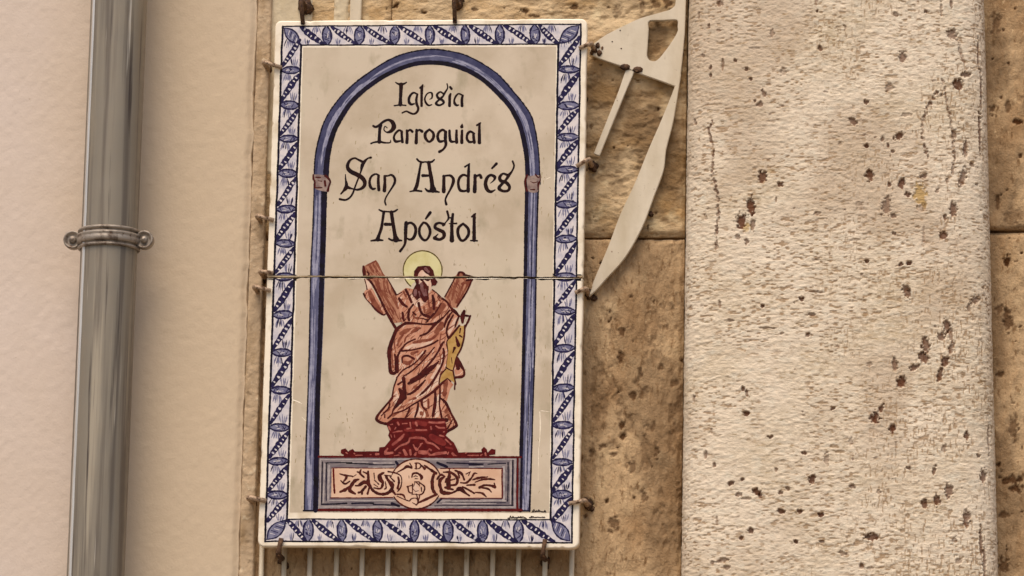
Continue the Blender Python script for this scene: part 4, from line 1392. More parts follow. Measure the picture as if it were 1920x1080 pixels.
# cross
wood.poly(A.p([(90, 250), (150, 215), (290, 145), (330, 200), (395, 340), (470, 440), (610, 680), (720, 900), (790, 1100), (560, 1130), (440, 930), (330, 700), (220, 500), (110, 410)]))
wood.poly(Bz.p([(585, 268), (660, 170), (720, 160), (770, 210), (872, 255), (880, 300), (800, 480), (640, 730), (560, 720), (440, 560), (520, 430)]))
A(wln, [([(150, 225), (220, 180), (295, 155), (325, 205)], [26, 34, 40, 30]), ([(250, 220), (310, 330)], [22, 14]), ([(200, 235), (262, 350)], [20, 16]), ([(335, 215), (392, 345)], [30, 14]), ([(300, 200), (350, 300)], [24, 10]),
        ([(320, 440), (352, 600), (420, 700), (500, 850), (560, 1000)], [22, 22, 18, 18, 14]), ([(410, 480), (425, 620), (470, 760), (560, 900), (640, 1060)], [22, 18, 18, 18, 12]), ([(460, 470), (490, 620), (560, 760), (630, 900)], [22, 18, 20, 16]),
        ([(270, 460), (330, 620), (420, 780)], [16, 20, 12]), ([(480, 900), (560, 1060)], [14, 20]), ([(560, 700), (600, 800), (650, 900)], [16, 24, 14])], .25)
Bz(wln, [([(650, 300), (600, 420), (560, 600)], [34, 34, 22]), ([(745, 330), (690, 480), (625, 640)], [22, 26, 22]), ([(825, 325), (742, 480), (650, 650)], [24, 22, 20]), ([(720, 350), (830, 300)], [26, 40]), ([(560, 430), (500, 560)], [16, 20])], .25)
A(dark, [([(95, 245), (105, 330), (112, 402)], [26, 44, 34]), ([(112, 402), (220, 500), (330, 700), (440, 930), (530, 1080)], [20, 28, 26, 30, 34]), ([(465, 430), (540, 560), (602, 680)], [12, 16, 24]), ([(140, 400), (210, 420), (280, 410)], [24, 30, 22]),
         ([(150, 330), (180, 360), (160, 395)], [16, 20, 12])])
C(dark, [([(180, 20), (250, 150), (325, 275)], [30, 30, 34])])
Bz(dark, [([(600, 270), (520, 420), (450, 550)], [14, 16, 18]), ([(875, 275), (790, 470), (640, 700)], [22, 22, 20]), ([(655, 215), (670, 175), (715, 170), (752, 205), (735, 240), (690, 245)], [24, 26, 22, 30, 24, 16]), ([(760, 210), (870, 245)], [24, 30]), ([(780, 300), (870, 285)], [16, 34])])
# robe
bp = A.p([(605, 690), (700, 620), (760, 580), (880, 600), (1000, 720), (1130, 640), (1170, 600)]) + Bz.p([(400, 560), (540, 710), (665, 850)]) + \
    C.p([(1230, 200), (1180, 300), (1100, 420), (1080, 700), (1050, 860)]) + D.p([(1110, 260), (1130, 470), (1220, 550), (1375, 880), (1220, 1000), (1220, 830), (1000, 805), (400, 805), (280, 865), (130, 790), (270, 580), (380, 420), (430, 180)]) + \
    C.p([(340, 960), (290, 935), (240, 900), (215, 620), (250, 450), (325, 280), (420, 200)])
robe.poly(bp)
robe.poly(A.p([(100, 660), (150, 600), (230, 590), (300, 720), (420, 920), (440, 990), (390, 1000), (290, 910), (200, 830), (120, 740)]), True)
robe.poly(C.p([(1200, 700), (1225, 720), (1320, 900), (1310, 970), (1190, 990), (1160, 800)]))
robe.poly(D.p([(1110, 260), (1240, 150), (1330, 260), (1280, 330), (1220, 540), (1140, 470)]))
skin.poly(A.p([(100, 430), (160, 420), (215, 520), (225, 580), (150, 605), (130, 520)]))
skin.poly(A.p([(830, 640), (900, 760), (960, 720), (1010, 790), (1090, 760), (1010, 860), (930, 880), (850, 820)]))
skin.poly(D.p([(900, 290), (1010, 200), (1100, 60), (1130, 100), (1090, 250), (900, 420), (680, 530), (520, 590), (480, 640), (700, 480)]))
skin.poly(D.p([(400, 420), (450, 350), (490, 480), (430, 560), (390, 560)]))
skin.poly(D.p([(850, 520), (910, 480), (920, 620), (870, 600)]))
skin.poly(D.p([(1060, 480), (1110, 380), (1110, 760), (1040, 770)]))
skin.poly(D.p([(700, 760), (790, 600), (900, 700), (890, 770)]))
skin.poly(C.p([(440, 560), (560, 500), (720, 490), (880, 440), (840, 490), (700, 540), (520, 580)]))
skin.poly(C.p([(620, 700), (720, 600), (740, 620), (640, 730)]))
skin.poly(C.p([(1180, 120), (1225, 110), (1170, 260), (1090, 390), (1080, 320), (1120, 220)]))
skin.poly(C.p([(820, 1000), (960, 780), (1000, 640), (1010, 700), (960, 900), (880, 1010)]))
C(fold, [([(580, 482), (700, 455), (830, 435), (940, 345)], [26, 34, 30, 24]), ([(400, 350), (460, 320), (530, 285)], [44, 50, 24]), ([(350, 520), (375, 440), (430, 370)], [22, 26, 20]), ([(450, 475), (480, 395), (560, 335)], [16, 16, 10]),
         ([(560, 330), (620, 290), (680, 270)], [30, 40, 20]), ([(900, 330), (980, 250), (1000, 200)], [40, 60, 30]), ([(980, 350), (962, 480), (980, 560)], [14, 14, 14]), ([(430, 760), (500, 780), (560, 740)], [40, 40, 20]),
         ([(560, 640), (640, 610)], [36, 26]), ([(300, 480), (320, 620)], [14, 12]), ([(960, 640), (975, 720), (960, 800)], [14, 16, 12]), ([(700, 720), (760, 660)], [40, 20]), ([(260, 560), (270, 700), (285, 840)], [16, 20, 16]), ([(340, 60), (350, 160)], [22, 16]), ([(300, 20), (340, 150)], [16, 12]),
         ([(580, 60), (590, 110), (650, 130)], [20, 24, 30]), ([(680, 130), (730, 135)], [20, 20])], .25)
A(fold, [([(190, 640), (240, 760), (300, 880), (380, 975)], [40, 60, 66, 40]), ([(720, 640), (760, 720)], [26, 20]), ([(1105, 770), (1122, 880)], [22, 22]), ([(1040, 880), (1050, 960)], [30, 24]), ([(880, 640), (920, 680)], [40, 40]), ([(1180, 920), (1100, 980), (1230, 900)], [50, 60, 40]),
         ([(600, 960), (660, 1050)], [26, 20]), ([(1250, 720), (1280, 780)], [20, 20])], .25)
Bz(fold, [([(420, 690), (370, 780), (250, 880)], [60, 56, 30]), ([(230, 790), (270, 830)], [60, 40]), ([(390, 950), (330, 1040)], [20, 30])], .25)
D(fold, [([(480, 640), (560, 590)], [14, 20]), ([(940, 490), (945, 620)], [24, 26]), ([(1215, 680), (1235, 600)], [40, 20]), ([(600, 400), (660, 410)], [40, 26]), ([(730, 300), (790, 300)], [36, 30]), ([(640, 500), (740, 470)], [16, 30]), ([(830, 700), (832, 712)], [46, 44]), ([(1215, 200), (1190, 420)], [50, 50]),
         ([(1250, 740), (1290, 830)], [40, 24]), ([(390, 730), (470, 690)], [40, 26]), ([(900, 660), (930, 740)], [30, 46]), ([(240, 700), (330, 640)], [20, 26])], .25)
C(dark, [([(470, 200), (400, 240), (335, 298), (290, 400), (255, 500), (228, 620), (236, 760), (248, 895), (292, 928), (335, 900)], [34, 34, 42, 42, 44, 48, 40, 42, 36, 32]),
         ([(342, 900), (338, 780), (352, 680), (402, 585), (480, 492), (605, 430)], [44, 48, 28, 20, 20, 18]), ([(400, 602), (560, 588), (720, 550), (850, 500), (930, 450)], [22, 18, 18, 22, 20]), ([(415, 770), (425, 690), (500, 672), (585, 715)], [14, 24, 24, 30]),
         ([(480, 200), (600, 202), (750, 216), (890, 206), (960, 160), (1000, 118)], [34, 26, 20, 34, 30, 18]), ([(680, 382), (782, 340), (850, 260), (905, 215)], [20, 26, 26, 26]), ([(700, 130), (790, 160), (760, 190)], [10, 20, 14]),
         ([(340, 985), (430, 880), (560, 808), (680, 700), (752, 600)], [18, 18, 18, 16, 24]), ([(440, 965), (560, 890), (700, 760), (800, 650), (882, 550)], [16, 18, 18, 18, 14]), ([(510, 1065), (650, 960), (800, 800), (920, 640), (990, 510), (1020, 468)], [20, 26, 26, 24, 30, 16]),
         ([(560, 1035), (700, 960), (830, 865), (945, 755)], [56, 52, 46, 20]), ([(845, 1070), (930, 930), (1000, 780), (1022, 650), (1012, 570)], [26, 28, 24, 28, 24]),
         ([(1240, 100), (1205, 180), (1182, 255)], [20, 24, 18]), ([(1155, 85), (1082, 220), (1060, 340), (1092, 420)], [20, 26, 22, 30]), ([(1105, 95), (1052, 180), (1030, 260)], [18, 20, 12]), ([(1140, 10), (1200, 60), (1242, 100)], [34, 26, 24]),
         ([(1085, 440), (1062, 500), (1086, 620), (1072, 740), (1055, 850)], [24, 18, 20, 18, 16]), ([(1210, 705), (1260, 800), (1312, 890), (1300, 965), (1195, 985)], [34, 44, 26, 30, 30]), ([(1195, 740), (1225, 850)], [30, 46]), ([(310, 650), (330, 760)], [20, 30]),
         ([(430, 60), (440, 160)], [20, 26]), ([(520, 0), (508, 90), (520, 160)], [28, 26, 26]), ([(680, 0), (700, 60), (790, 100)], [26, 24, 34]), ([(870, 70), (800, 150)], [26, 12])])
A(dark, [([(100, 672), (130, 742), (210, 832), (300, 930), (400, 998), (440, 985)], [24, 14, 14, 26, 22, 16]), ([(755, 610), (800, 700), (842, 800)], [30, 26, 30]), ([(690, 650), (610, 692)], [14, 14]), ([(650, 745), (700, 820), (770, 872)], [30, 40, 26]), ([(870, 840), (812, 920), (790, 1020), (802, 1080)], [24, 24, 28, 26]),
         ([(955, 820), (980, 930), (1030, 1000), (1112, 1028)], [34, 30, 30, 34]), ([(1172, 700), (1192, 800), (1192, 905)], [26, 40, 34]), ([(1168, 608), (1240, 662), (1302, 722)], [18, 12, 14]), ([(1250, 690), (1290, 740)], [10, 14]), ([(870, 960), (910, 1000)], [24, 20]), ([(110, 430), (140, 540), (152, 605)], [12, 12, 16]), ([(880, 660), (930, 760)], [14, 22]), ([(700, 960), (705, 1060)], [18, 22])])
Bz(dark, [([(410, 580), (480, 630), (540, 720), (620, 790), (660, 850)], [26, 24, 26, 34, 22]), ([(520, 760), (420, 880), (330, 960), (240, 1070)], [18, 20, 18, 12]), ([(390, 650), (300, 800), (170, 935)], [14, 22, 14]), ([(570, 780), (480, 890), (440, 1000)], [16, 22, 20])])
D(dark, [([(450, 160), (402, 300), (382, 420), (370, 480), (272, 590), (132, 790), (282, 868), (405, 800)], [18, 18, 22, 26, 26, 34, 34, 26]), ([(552, 155), (570, 300), (560, 380), (525, 480), (402, 640), (372, 720), (310, 782)], [46, 36, 66, 76, 26, 20, 20]),
         ([(470, 255), (535, 210)], [30, 20]), ([(492, 330), (530, 400)], [34, 60]), ([(630, 242), (740, 172), (880, 62), (1000, -20)], [28, 56, 42, 44]), ([(622, 412), (700, 378), (800, 290), (892, 188)], [22, 30, 32, 18]), ([(812, 420), (890, 350), (1000, 220), (1130, 0)], [18, 30, 28, 22]),
         ([(420, 702), (560, 658), (700, 570), (850, 482), (1000, 380), (1110, 280), (1235, 152)], [20, 22, 20, 26, 32, 30, 22]), ([(650, 622), (622, 700), (580, 782)], [22, 24, 26]), ([(782, 550), (770, 650), (732, 762)], [20, 30, 24]), ([(832, 500), (850, 600), (905, 655)], [40, 24, 26]),
         ([(1046, 365), (1050, 500), (1032, 640), (1010, 752)], [28, 36, 40, 30]), ([(1122, 300), (1120, 450), (1112, 560), (1130, 680), (1152, 785)], [24, 26, 18, 26, 28]), ([(1235, 150), (1290, 210)], [22, 16]), ([(1130, 470), (1212, 545), (1302, 722), (1376, 872), (1358, 915), (1205, 1005)], [18, 36, 26, 34, 38, 32]),
         ([(1320, 800), (1240, 942)], [12, 24]), ([(400, 802), (700, 800), (1000, 802), (1225, 812)], [44, 34, 34, 50]), ([(1330, 60), (1352, 200), (1350, 330)], [20, 16, 20]), ([(210, 740), (310, 640), (340, 560)], [16, 18, 20]), ([(260, 770), (262, 720)], [20, 14]), ([(560, 260), (570, 460)], [40, 60])])
fish.poly(C.p([(1240, 240), (1320, 240), (1312, 400), (1280, 560), (1210, 700), (1170, 800), (1150, 900), (1120, 890), (1058, 830), (1085, 600), (1070, 470), (1110, 410)]))
fish.poly(C.p([(1050, 860), (1150, 900), (1190, 1070), (1070, 990), (955, 1070), (990, 940)]))
C(fln, [([(1325, 235), (1312, 400), (1272, 560), (1205, 690), (1168, 830), (1152, 900)], [22, 20, 20, 18, 14, 14]), ([(1245, 235), (1100, 412)], [24, 28]), ([(1050, 840), (1100, 872), (1152, 892)], [14, 16, 14]), ([(1045, 865), (970, 960), (950, 1080)], [16, 16, 16]), ([(1152, 895), (1192, 1080)], [16, 18]),
        ([(1195, 400), (1232, 520)], [20, 44]), ([(1250, 380), (1282, 402)], [22, 16]), ([(1175, 560), (1150, 630)], [30, 12]), ([(1260, 280), (1250, 340)], [20, 14]), ([(1315, 25), (1292, 100), (1290, 190)], [30, 54, 26]), ([(1402, 95), (1372, 170), (1330, 250)], [22, 26, 22]), ([(1335, 90), (1402, 98)], [26, 14]), ([(1130, 700), (1140, 780)], [10, 8])])
# head
hair.poly(A.p([(883, 320), (940, 245), (1050, 232), (1130, 240), (1185, 310), (1210, 430), (1255, 490), (1165, 552), (1100, 580), (1110, 700), (1115, 755), (1030, 795), (1000, 720), (930, 765), (855, 690), (870, 600), (915, 520), (880, 430)]))
face = Ras(*box)
face.poly(A.p([(958, 350), (1010, 302), (1060, 350), (1118, 385), (1150, 450), (1150, 580), (1120, 660), (1105, 590), (1075, 540), (1040, 480), (985, 500), (962, 520), (940, 430)]), True)
A(mauve, [([(1005, 520), (1010, 600), (1045, 690)], [40, 36, 30]), ([(1060, 610), (1075, 690)], [24, 24]), ([(905, 620), (900, 690)], [36, 40]), ([(1060, 280), (1110, 330)], [40, 30]), ([(960, 640), (985, 720)], [18, 20]), ([(950, 440), (960, 500)], [10, 14])], .25)
A(dark, [])
eye = Ras(*box)
A(eye, [([(1050, 420), (1095, 440)], [46, 52]), ([(985, 425), (1005, 450)], [40, 40]), ([(1015, 460), (1040, 510), (1085, 570)], [20, 30, 36]), ([(1040, 405), (1110, 405)], [14, 14]), ([(1000, 700), (1050, 770)], [40, 50]), ([(1100, 560), (1100, 610)], [20, 20])])
A(eye, [([(1150, 440), (1195, 500)], [30, 60])])
def hatch(r, field, n, ang, spread, l0, l1, wd_):
    ys, xs = np.nonzero(field.m)
    for i in rng.integers(0, len(ys), n):
        x, y = field.u0 + xs[i] / field.S, field.v0 + ys[i] / field.S
        a = math.radians(ang + rng.normal(0, spread))
        l = rng.uniform(l0, l1)
        c = rng.normal(0, .12) * l
        r.stroke([(x - math.cos(a) * l / 2, y - math.sin(a) * l / 2), (x + math.sin(a) * c, y - math.cos(a) * c), (x + math.cos(a) * l / 2, y + math.sin(a) * l / 2)], [.6, rng.uniform(.8, wd_), .6], .3)


hatch(fold, robe, 130, -48, 18, 10, 30, 2.6)
hatch(dark, robe, 34, -50, 14, 8, 24, 1.7)
hatch(skin, robe, 90, -48, 22, 8, 22, 2.6)
hatch(wln, wood, 90, 62, 8, 8, 26, 2.4)
fold.m &= robe.m
wln.m &= wood.m | dark.m
sf = empty('saint_figure', (ux(790, 640, YF), YF, uz(790, 640, YF)))
sf.parent = sg
sf.location = Vector(sf.location) - Vector(base_of(sg)) if False else Vector((ux(790, 640, YF), YF, uz(790, 640, YF))) - Vector(base_of(sg))
sf['label'] = 'painted bearded saint in salmon robes holding a fish before a diagonal cross'
film('halo', [(hal, P_HALO), (hln, P_OLIVE)], sf, 2)
film('cross', [(wood, P_WOOD), (wln, P_FOLD)], sf, 4)
film('robe', [(robe, P_SALMON), (skin, P_SKIN), (fold, P_FOLD), (dark, P_DARK)], sf, 6)
film('fish', [(fish, P_FISH), (fln, P_DARK)], sf, 11)
film('head', [(hair, P_DARK), (face, P_SKIN), (mauve, P_MAUVE), (eye, P_DARK)], sf, 13)

# --- pedestal under the saint
pb = (632, 782, 935, 866)
ped, pmid, pl = Ras(*pb), Ras(*pb), Ras(*pb)
E1 = zf(630, 770, 10.8)
F1 = zf(780, 770, 10.8)
ped.poly(E1.p([(1170, 175), (1010, 255), (1080, 430), (1055, 500), (1100, 590), (985, 730), (880, 742), (865, 820), (380, 825), (340, 772), (280, 800), (250, 830), (190, 762), (100, 790), (95, 860), (160, 892), (130, 985)]) +
         F1.p([(1560, 985), (1480, 900), (1605, 885), (1612, 790), (1530, 770), (1450, 850), (1432, 780), (1375, 730), (1320, 790), (1335, 840), (860, 845), (830, 770), (770, 650), (600, 500), (640, 440), (590, 175)]))
E1(pmid, [([(1380, 480), (1310, 560), (1150, 690)], [40, 70, 50]), ([(1560, 250), (1800, 270)], [60, 90]), ([(1400, 390), (1500, 400), (1836, 400)], [50, 50, 40]), ([(1150, 440), (1340, 415)], [34, 34])])
F1(pmid, [([(310, 520), (430, 590), (560, 660)], [110, 140, 110]), ([(20, 240), (190, 260)], [90, 70]), ([(250, 240), (580, 245)], [44, 50]), ([(600, 740), (740, 770)], [30, 40])])
E1(pl, [([(1100, 282), (1142, 276)], [20, 24]), ([(1250, 240), (1272, 285)], [40, 34]), ([(1345, 262), (1440, 258)], [22, 22]), ([(1070, 330), (1100, 392)], [40, 26]), ([(1155, 445), (1240, 420), (1335, 412)], [18, 26, 22]), ([(1210, 340), (1190, 380)], [26, 18]), ([(1375, 480), (1310, 560), (1150, 685)], [28, 52, 46]),
        ([(1495, 560), (1620, 545), (1760, 555)], [36, 40, 40]), ([(1492, 570), (1452, 650), (1300, 712), (1190, 805)], [34, 40, 34, 20]), ([(1000, 830), (1042, 768)], [50, 34]), ([(1000, 870), (1140, 852)], [60, 50]), ([(1375, 800), (1420, 890)], [50, 60]), ([(1500, 805), (1512, 890)], [44, 40]), ([(1600, 895), (1622, 850)], [56, 30]),
        ([(1565, 690), (1622, 790), (1650, 790)], [24, 36, 40]), ([(1720, 690), (1660, 770)], [20, 20]), ([(1720, 835), (1836, 845)], [60, 80]), ([(400, 906), (530, 906)], [22, 26]), ([(815, 880), (860, 880)], [54, 40]), ([(1190, 925), (1272, 900)], [40, 30]), ([(690, 890), (712, 890)], [22, 20]), ([(270, 930), (250, 970)], [24, 16]),
        ([(365, 865), (380, 875)], [26, 22]), ([(1440, 370), (1520, 350)], [40, 20]), ([(1110, 490), (1125, 540)], [16, 12]), ([(1180, 490), (1190, 540)], [18, 12]), ([(205, 850), (235, 870)], [26, 20]), ([(1500, 240), (1510, 320)], [30, 26]), ([(1620, 250), (1640, 300)], [50, 40]), ([(1280, 855), (1310, 860)], [30, 24])])
F1(pl, [([(75, 840), (180, 862), (250, 800)], [70, 60, 26]), ([(250, 860), (300, 902), (420, 872), (600, 850)], [40, 40, 56, 60]), ([(195, 590), (222, 640), (350, 680), (470, 775)], [40, 44, 36, 30]), ([(0, 545), (150, 562), (200, 600)], [50, 46, 40]), ([(600, 580), (705, 682)], [30, 36]), ([(740, 865), (800, 925), (860, 930)], [50, 50, 20]),
        ([(1060, 912), (1262, 908)], [36, 28]), ([(1405, 860), (1418, 955)], [34, 44]), ([(405, 312), (470, 345), (575, 348)], [24, 34, 34]), ([(270, 235), (420, 245), (575, 230)], [34, 40, 34]), ([(0, 390), (100, 392), (210, 390)], [30, 36, 26]), ([(300, 330), (310, 370)], [36, 40]), ([(90, 680), (130, 660)], [30, 20]), ([(560, 430), (575, 425)], [26, 24]),
        ([(640, 880), (660, 840)], [26, 20]), ([(1000, 860), (1050, 840)], [20, 14]), ([(1310, 905), (1350, 880)], [26, 12]), ([(480, 500), (560, 520)], [30, 30]), ([(275, 780), (300, 800)], [40, 40]), ([(0, 760), (20, 790)], [40, 40])])
pl.m &= ped.m
pmid.m &= ped.m
P_RMID = paint('brick_red_wash', (124, 42, 36), (104, 26, 24), 70)
film('pedestal_drawing', [(ped, P_RED), (pmid, P_RMID), (pl, P_REDL)], sg, 18)

# --- the framed frieze with the cartouche
fb = (592, 848, 990, 964)
gF, lF, dF, rF, pkF, cF, oF, cdF, fl = (Ras(*fb) for _ in range(9))
gF.poly([(598, 857), (976, 857), (974, 957), (598, 957)])
for a, b, wdd in (((601, 861.5), (968, 861.5), 2.4), ((600.5, 861), (599.5, 951), 2.2), ((600, 950.5), (966, 950.5), 2.4), ((966, 861), (965, 951), 3), ((608.5, 870), (606.5, 942), 2.6), ((616.5, 874), (615.5, 939), 4), ((615, 938.5), (742, 938.5), 2.0),
                  ((691, 875.5), (737, 875.5), 2.2), ((822, 939), (948, 939), 2.6), ((958, 866), (957.5, 944), 3), ((944.5, 876), (944, 937), 5), ((880, 875.5), (906, 875), 2), ((640, 866), (690, 866.5), 2), ((700, 868), (735, 868), 2.4), ((880, 866), (930, 866), 1.6), ((830, 943.5), (930, 944), 2)):
    ruled(lF, a, b, wdd, .4)
for a, b, wdd in (((604.5, 866), (603, 944), 2.2), ((612.5, 868), (611.5, 938), 2), ((603, 945.5), (650, 944), 3), ((611, 868), (660, 867), 2.2), ((650, 869), (700, 870), 2.2), ((692, 871.2), (740, 871), 1.6), ((743, 866), (746, 872), 5), ((735, 944), (748, 949), 5), ((660, 944), (700, 943), 3), ((820, 868), (838, 876), 5),
                  ((838, 868), (906, 870), 2.6), ((915, 870), (948, 869), 2), ((953, 867), (952, 940), 2.4), ((961.5, 863), (960.5, 948), 3), ((828, 934.5), (820, 942), 4), ((835, 941.5), (948, 942.5), 1.4), ((815, 948.5), (960, 947.6), 1.8), ((700, 946), (745, 947), 2.4), ((880, 871), (905, 871), 3), ((845, 937), (900, 937), 1.2)):
    ruled(dF, a, b, wdd, .4)
pkF.poly([(622, 878), (941, 879), (941, 933.5), (621, 932.5)])
for a, b, wdd in (((622, 877.5), (738, 877.5), 1.8), ((826, 878), (942, 878.5), 2), ((942, 878), (941.6, 934), 3), ((826, 934.3), (942, 934.3), 2), ((620, 933.5), (736, 933.2), 2.2), ((625, 880), (627, 924), 3.5)):
    ruled(rF, a, b, wdd, .4)
ruled(rF, (598, 856.3), (977, 857), 4, .3)
ruled(rF, (598, 956), (978, 956.3), 5.4, .3)
ruled(rF, (970.5, 859), (970, 955), 4, .3)
cF.ell(780, 907.3, 48, 47)
cF.m[int((954.5 - fb[1]) * 3):] = False
for k in range(5):
    t = np.linspace(-2.75, -.4, 24) if k == 0 else np.linspace(.5, 2.6, 24)
    if k < 2:
        cdF.stroke([(780 + 48.5 * math.cos(a), 907.3 + 46.6 * math.sin(a)) for a in t], [2, 3.2, 2.6, 3.2, 2.2], .25)
G = zf(590, 850, 9., 1.1)
Hh = zf(780, 850, 8.727, 1.1)
G(fl, [([(1165, 328), (1100, 370), (1108, 440), (1150, 500), (1112, 592), (1000, 582)], [30, 52, 66, 50, 34, 22]), ([(930, 540), (980, 622), (1080, 682), (1200, 682), (1290, 622), (1312, 530), (1240, 452), (1205, 390)], [40, 44, 44, 46, 52, 52, 44, 44]),
       ([(1240, 308), (1350, 328), (1442, 372), (1470, 450), (1452, 570), (1402, 640)], [24, 26, 22, 18, 22, 24]), ([(1408, 400), (1422, 480), (1400, 592)], [26, 36, 36]), ([(1275, 400), (1342, 472)], [22, 26]), ([(1180, 368), (1290, 382)], [16, 24]),
       ([(902, 305), (906, 430), (902, 500), (945, 570)], [30, 46, 66, 46]), ([(820, 312), (892, 345)], [20, 34]), ([(782, 270), (768, 340), (832, 402)], [20, 36, 26]), ([(720, 312), (770, 332)], [22, 30]), ([(902, 500), (830, 488), (742, 542), (690, 545)], [46, 66, 36, 24]),
       ([(742, 440), (680, 462), (620, 540), (590, 620), (682, 682)], [26, 54, 56, 58, 36]), ([(592, 470), (512, 515), (440, 460)], [22, 32, 18]), ([(540, 370), (530, 420), (490, 472)], [26, 40, 22]), ([(420, 345), (520, 372), (642, 386)], [14, 34, 20]), ([(592, 550), (520, 612), (430, 650)], [22, 54, 34]),
       ([(862, 560), (790, 642), (740, 662)], [42, 40, 30]), ([(800, 640), (800, 682)], [34, 30]), ([(922, 580), (892, 682)], [30, 38]), ([(1000, 335), (1010, 430)], [20, 14]), ([(1010, 452), (1082, 522)], [16, 20]), ([(1000, 522), (1062, 562)], [14, 16]), ([(1192, 480), (1205, 580), (1180, 602)], [18, 24, 20]), ([(1240, 482), (1282, 560)], [14, 16]), ([(640, 400), (700, 360)], [14, 12])], .2)
Hh(fl, [([(345, 425), (402, 352), (462, 372)], [30, 34, 26]), ([(472, 380), (402, 430), (386, 500), (410, 590), (432, 640), (560, 652), (642, 622), (720, 580), (800, 642), (872, 692)], [24, 46, 52, 52, 64, 40, 34, 66, 40, 26]), ([(545, 250), (546, 360), (530, 450), (530, 560)], [16, 48, 58, 62]),
        ([(450, 308), (560, 312), (650, 370), (680, 440), (652, 510), (570, 522)], [20, 36, 42, 46, 40, 28]), ([(560, 440), (632, 420)], [26, 24]), ([(502, 420), (480, 472)], [30, 24]), ([(480, 560), (602, 592)], [36, 32]), ([(640, 280), (742, 330), (790, 432)], [28, 36, 26]), ([(690, 312), (712, 402)], [32, 24]),
        ([(730, 480), (822, 482), (902, 410), (952, 330), (1002, 332)], [22, 32, 32, 30, 12]), ([(820, 338), (892, 300)], [22, 16]), ([(860, 360), (882, 312)], [14, 16]), ([(930, 432), (1030, 402), (1170, 386)], [22, 36, 18]), ([(970, 472), (1080, 432), (1200, 420), (1292, 432)], [20, 26, 32, 18]), ([(830, 522), (955, 515)], [20, 40]),
        ([(1040, 560), (1120, 522), (1232, 530), (1290, 552)], [40, 34, 40, 44]), ([(1280, 490), (1302, 552)], [22, 26]), ([(1080, 562), (1180, 582), (1232, 632)], [28, 32, 18]), ([(760, 545), (850, 592), (952, 652)], [22, 32, 28]), ([(980, 640), (1080, 652), (1150, 712)], [22, 34, 16])], .2)
Rd = cdF
G(Rd, [([(1390, 322), (1500, 262), (1562, 222), (1640, 250)], [16, 30, 42, 26]), ([(1390, 690), (1490, 702), (1530, 772)], [26, 30, 14]), ([(1390, 722), (1500, 772), (1580, 802)], [16, 16, 22]), ([(1320, 640), (1360, 690)], [50, 30])], .2)
Hh(Rd, [([(140, 200), (230, 262), (325, 325)], [30, 36, 50]), ([(300, 325), (270, 420), (266, 520), (282, 610), (335, 672)], [42, 52, 54, 50, 36]), ([(335, 672), (230, 722), (120, 772), (30, 812)], [36, 36, 38, 22])], .2)
Gf = zf(590, 850, 9., .95)
Hf = zf(780, 850, 8.727, .95)
Gf(oF, [([(1672, 395), (1700, 380), (1735, 392)], [14, 18, 14]), ([(1660, 600), (1700, 640), (1750, 630)], [12, 14, 12]), ([(1690, 500), (1670, 560)], [14, 12]), ([(1760, 500), (1775, 560)], [14, 12]), ([(1630, 700), (1680, 690), (1770, 700)], [12, 16, 12]), ([(1690, 430), (1745, 428)], [10, 10]),
        ([(1712, 165), (1712, 258)], [30, 30]), ([(1690, 165), (1762, 168), (1792, 212), (1760, 256), (1690, 258)], [18, 20, 28, 20, 18]), ([(1605, 165), (1640, 232)], [20, 30]), ([(1640, 402), (1662, 342), (1740, 338), (1792, 392), (1795, 442)], [24, 36, 38, 36, 30]), ([(1690, 482), (1762, 480)], [22, 22]),
       ([(1572, 560), (1592, 652), (1652, 672)], [34, 26, 24]), ([(1560, 562), (1642, 540)], [22, 18]), ([(1652, 520), (1650, 652)], [26, 20]), ([(1602, 802), (1642, 762), (1722, 762), (1742, 832), (1710, 872)], [26, 20, 20, 26, 24]), ([(1650, 832), (1722, 872)], [14, 18]), ([(1590, 380), (1592, 420)], [12, 10]), ([(1700, 420), (1720, 425)], [12, 12]), ([(1720, 690), (1740, 780)], [22, 26])], .2)
Hf(oF, [([(60, 480), (142, 552), (112, 652), (50, 682)], [24, 28, 26, 22]), ([(85, 555), (92, 622)], [22, 18]), ([(92, 200), (142, 252)], [30, 40]), ([(70, 340), (110, 390), (90, 425)], [24, 22, 16]), ([(60, 700), (30, 820)], [22, 20]), ([(10, 480), (50, 520)], [20, 16])], .2)
cb = Ras(*fb)
G(cb, [([(1710, 560), (1715, 640)], [80, 86])])
film('frieze_drawing', [(gF, P_GREY), (lF, P_GLINE), (dF, P_NAVY), (pkF, P_PINK), (rF, P_RED), (cF, P_PINK), (fl, P_FRET), (cdF, P_FRET), (cb, P_SKIN), (oF, P_FRET)], sg, 22)

# --- the potter's scribbled signature
sgn = Ras(945, 950, 1040, 980)
random.seed(3)
for (x0, x1, y, hh) in ((998, 1024, 958.5, 3.2), (953, 987, 970, 3.6), (993, 1022, 969.5, 2.6)):
    x = x0
    P = []
    while x < x1:
        P.append((x, y + random.uniform(-hh, hh) * (.5 if random.random() < .7 else 1) + (x - x0) * .01))
        x += random.uniform(1.2, 2.3)
    sgn.stroke(P, 1.5, .4)
    sgn.stroke([(x0 - 1, y + hh * .5), ((x0 + x1) / 2, y + hh * .1), (x1, y + hh * .5)], 1.3, .4)
film('signature', [(sgn, P_INK)], sg, 14, 'scribbled dark signature')

# ------------------------------------------------------------------ iron hooks that hold the sign
HG = 'iron hooks holding the edge of the tiled sign'


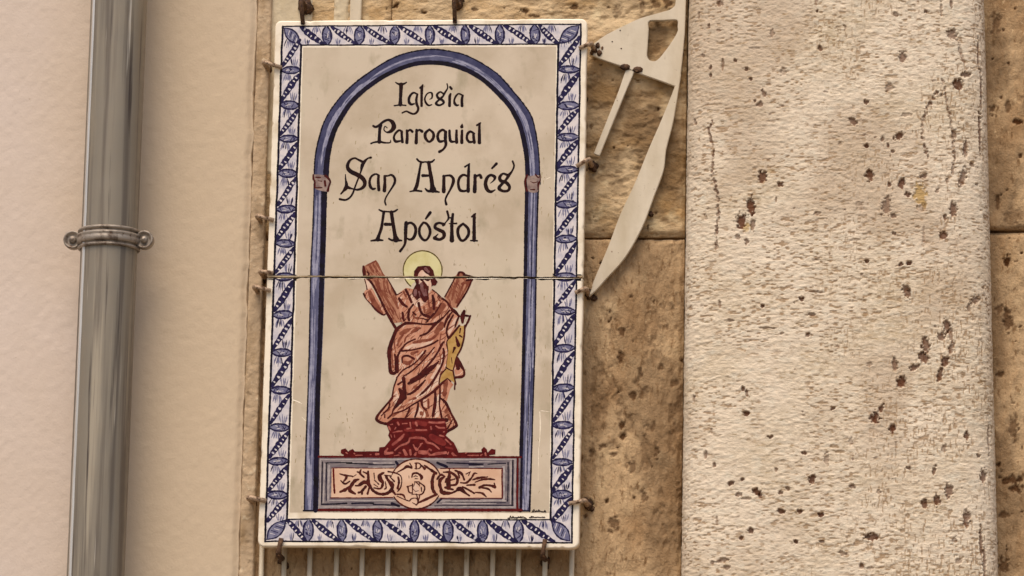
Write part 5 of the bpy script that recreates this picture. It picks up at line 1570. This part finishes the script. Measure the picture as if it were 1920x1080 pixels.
def hook(tip, base, label, pale, r=.0036, seed=0, big=1.):
    """bent iron: out of the wall beside the panel, over the glazed face; plus its rusty plug in the stone"""
    bx, bz = ux(*base, -.01), uz(*base, -.01)
    tx, tz = ux(*tip, YF), uz(*tip, YF)
    o = empty('wall_hook', (bx, 0, bz), label, 'hook', HG)
    rr = random.Random(seed)
    yo = YF - r - .0012
    d = Vector((tx - bx, 0, tz - bz))
    d.normalize()
    pts = bend([(bx, .02, bz), (bx + rr.uniform(-.001, .001), yo, bz), (tx, yo, tz), ], .011)
    n = len(pts)
    v, f = tube(pts, [r * (1.15 if i < n - 2 else .95) * (1 + .08 * rr.uniform(-1, 1)) for i in range(n)], 10)
    mesh('hook_shank', v, f, M_RUST_PALE if pale else M_RUST, o)
    # collar and plug
    side_ = Vector((-d.z, 0, d.x))
    parts = [ball((bx - d.x * .002, -.006, bz - d.z * .002), .0085 * big, (1.0, .9, 1.15), 10, 7, seed, .22)]
    for k in range(3):
        parts.append(ball((bx + rr.uniform(-.008, .008) - d.x * .004, -.003, bz + rr.uniform(-.008, .008) - d.z * .004), rr.uniform(.004, .007) * big, (1, 1, 1), 8, 6, seed + k, .25))
    v, f = join(parts)
    mesh('wall_plug', v, f, M_RUST, o)
    return o


hook((569, 47), (573, 14), 'large rusty hook at the top left of the sign, beside the mortar patch', False, .0045, 1, 1.7)
hook((853.5, 45), (857, 8), 'rusty hook at the middle of the top edge of the sign', False, .0042, 2, 1.25)
hook((529, 128), (503, 130), 'hook on the left edge of the sign, uppermost of that side', True, .004, 3)
hook((514, 414), (490, 416), 'hook on the left edge of the sign level with the word Apóstol', True, .004, 4)
hook((513, 513), (496, 520), 'hook on the left edge of the sign at the seam of the panels', True, .004, 5)
hook((508, 546), (484, 548), 'hook on the left edge of the sign just below the panel seam', True, .004, 6)
hook((500, 940), (475, 941), 'hook on the left edge of the sign, lowest of that side', True, .005, 7)
hook((1086, 92), (1114, 95), 'hook on the right edge of the sign touching the point of the bracket plate', True, .004, 8)
hook((1081, 313), (1109, 311), 'hook on the right edge of the sign at the foot of the bracket strut', True, .004, 9)
hook((1078, 550), (1103, 552), 'hook on the right edge of the sign at the tip of the bracket blade', True, .004, 10)
hook((1067, 945), (1101, 947), 'rusty hook on the right edge of the sign, lowest of that side', True, .004, 11)
hook((528.5, 1010), (530, 1048), 'rusty hook under the bottom left corner of the sign', False, .0045, 12)
hook((1022.5, 1012), (1023, 1050), 'rusty hook under the bottom right corner of the sign', False, .0042, 13)
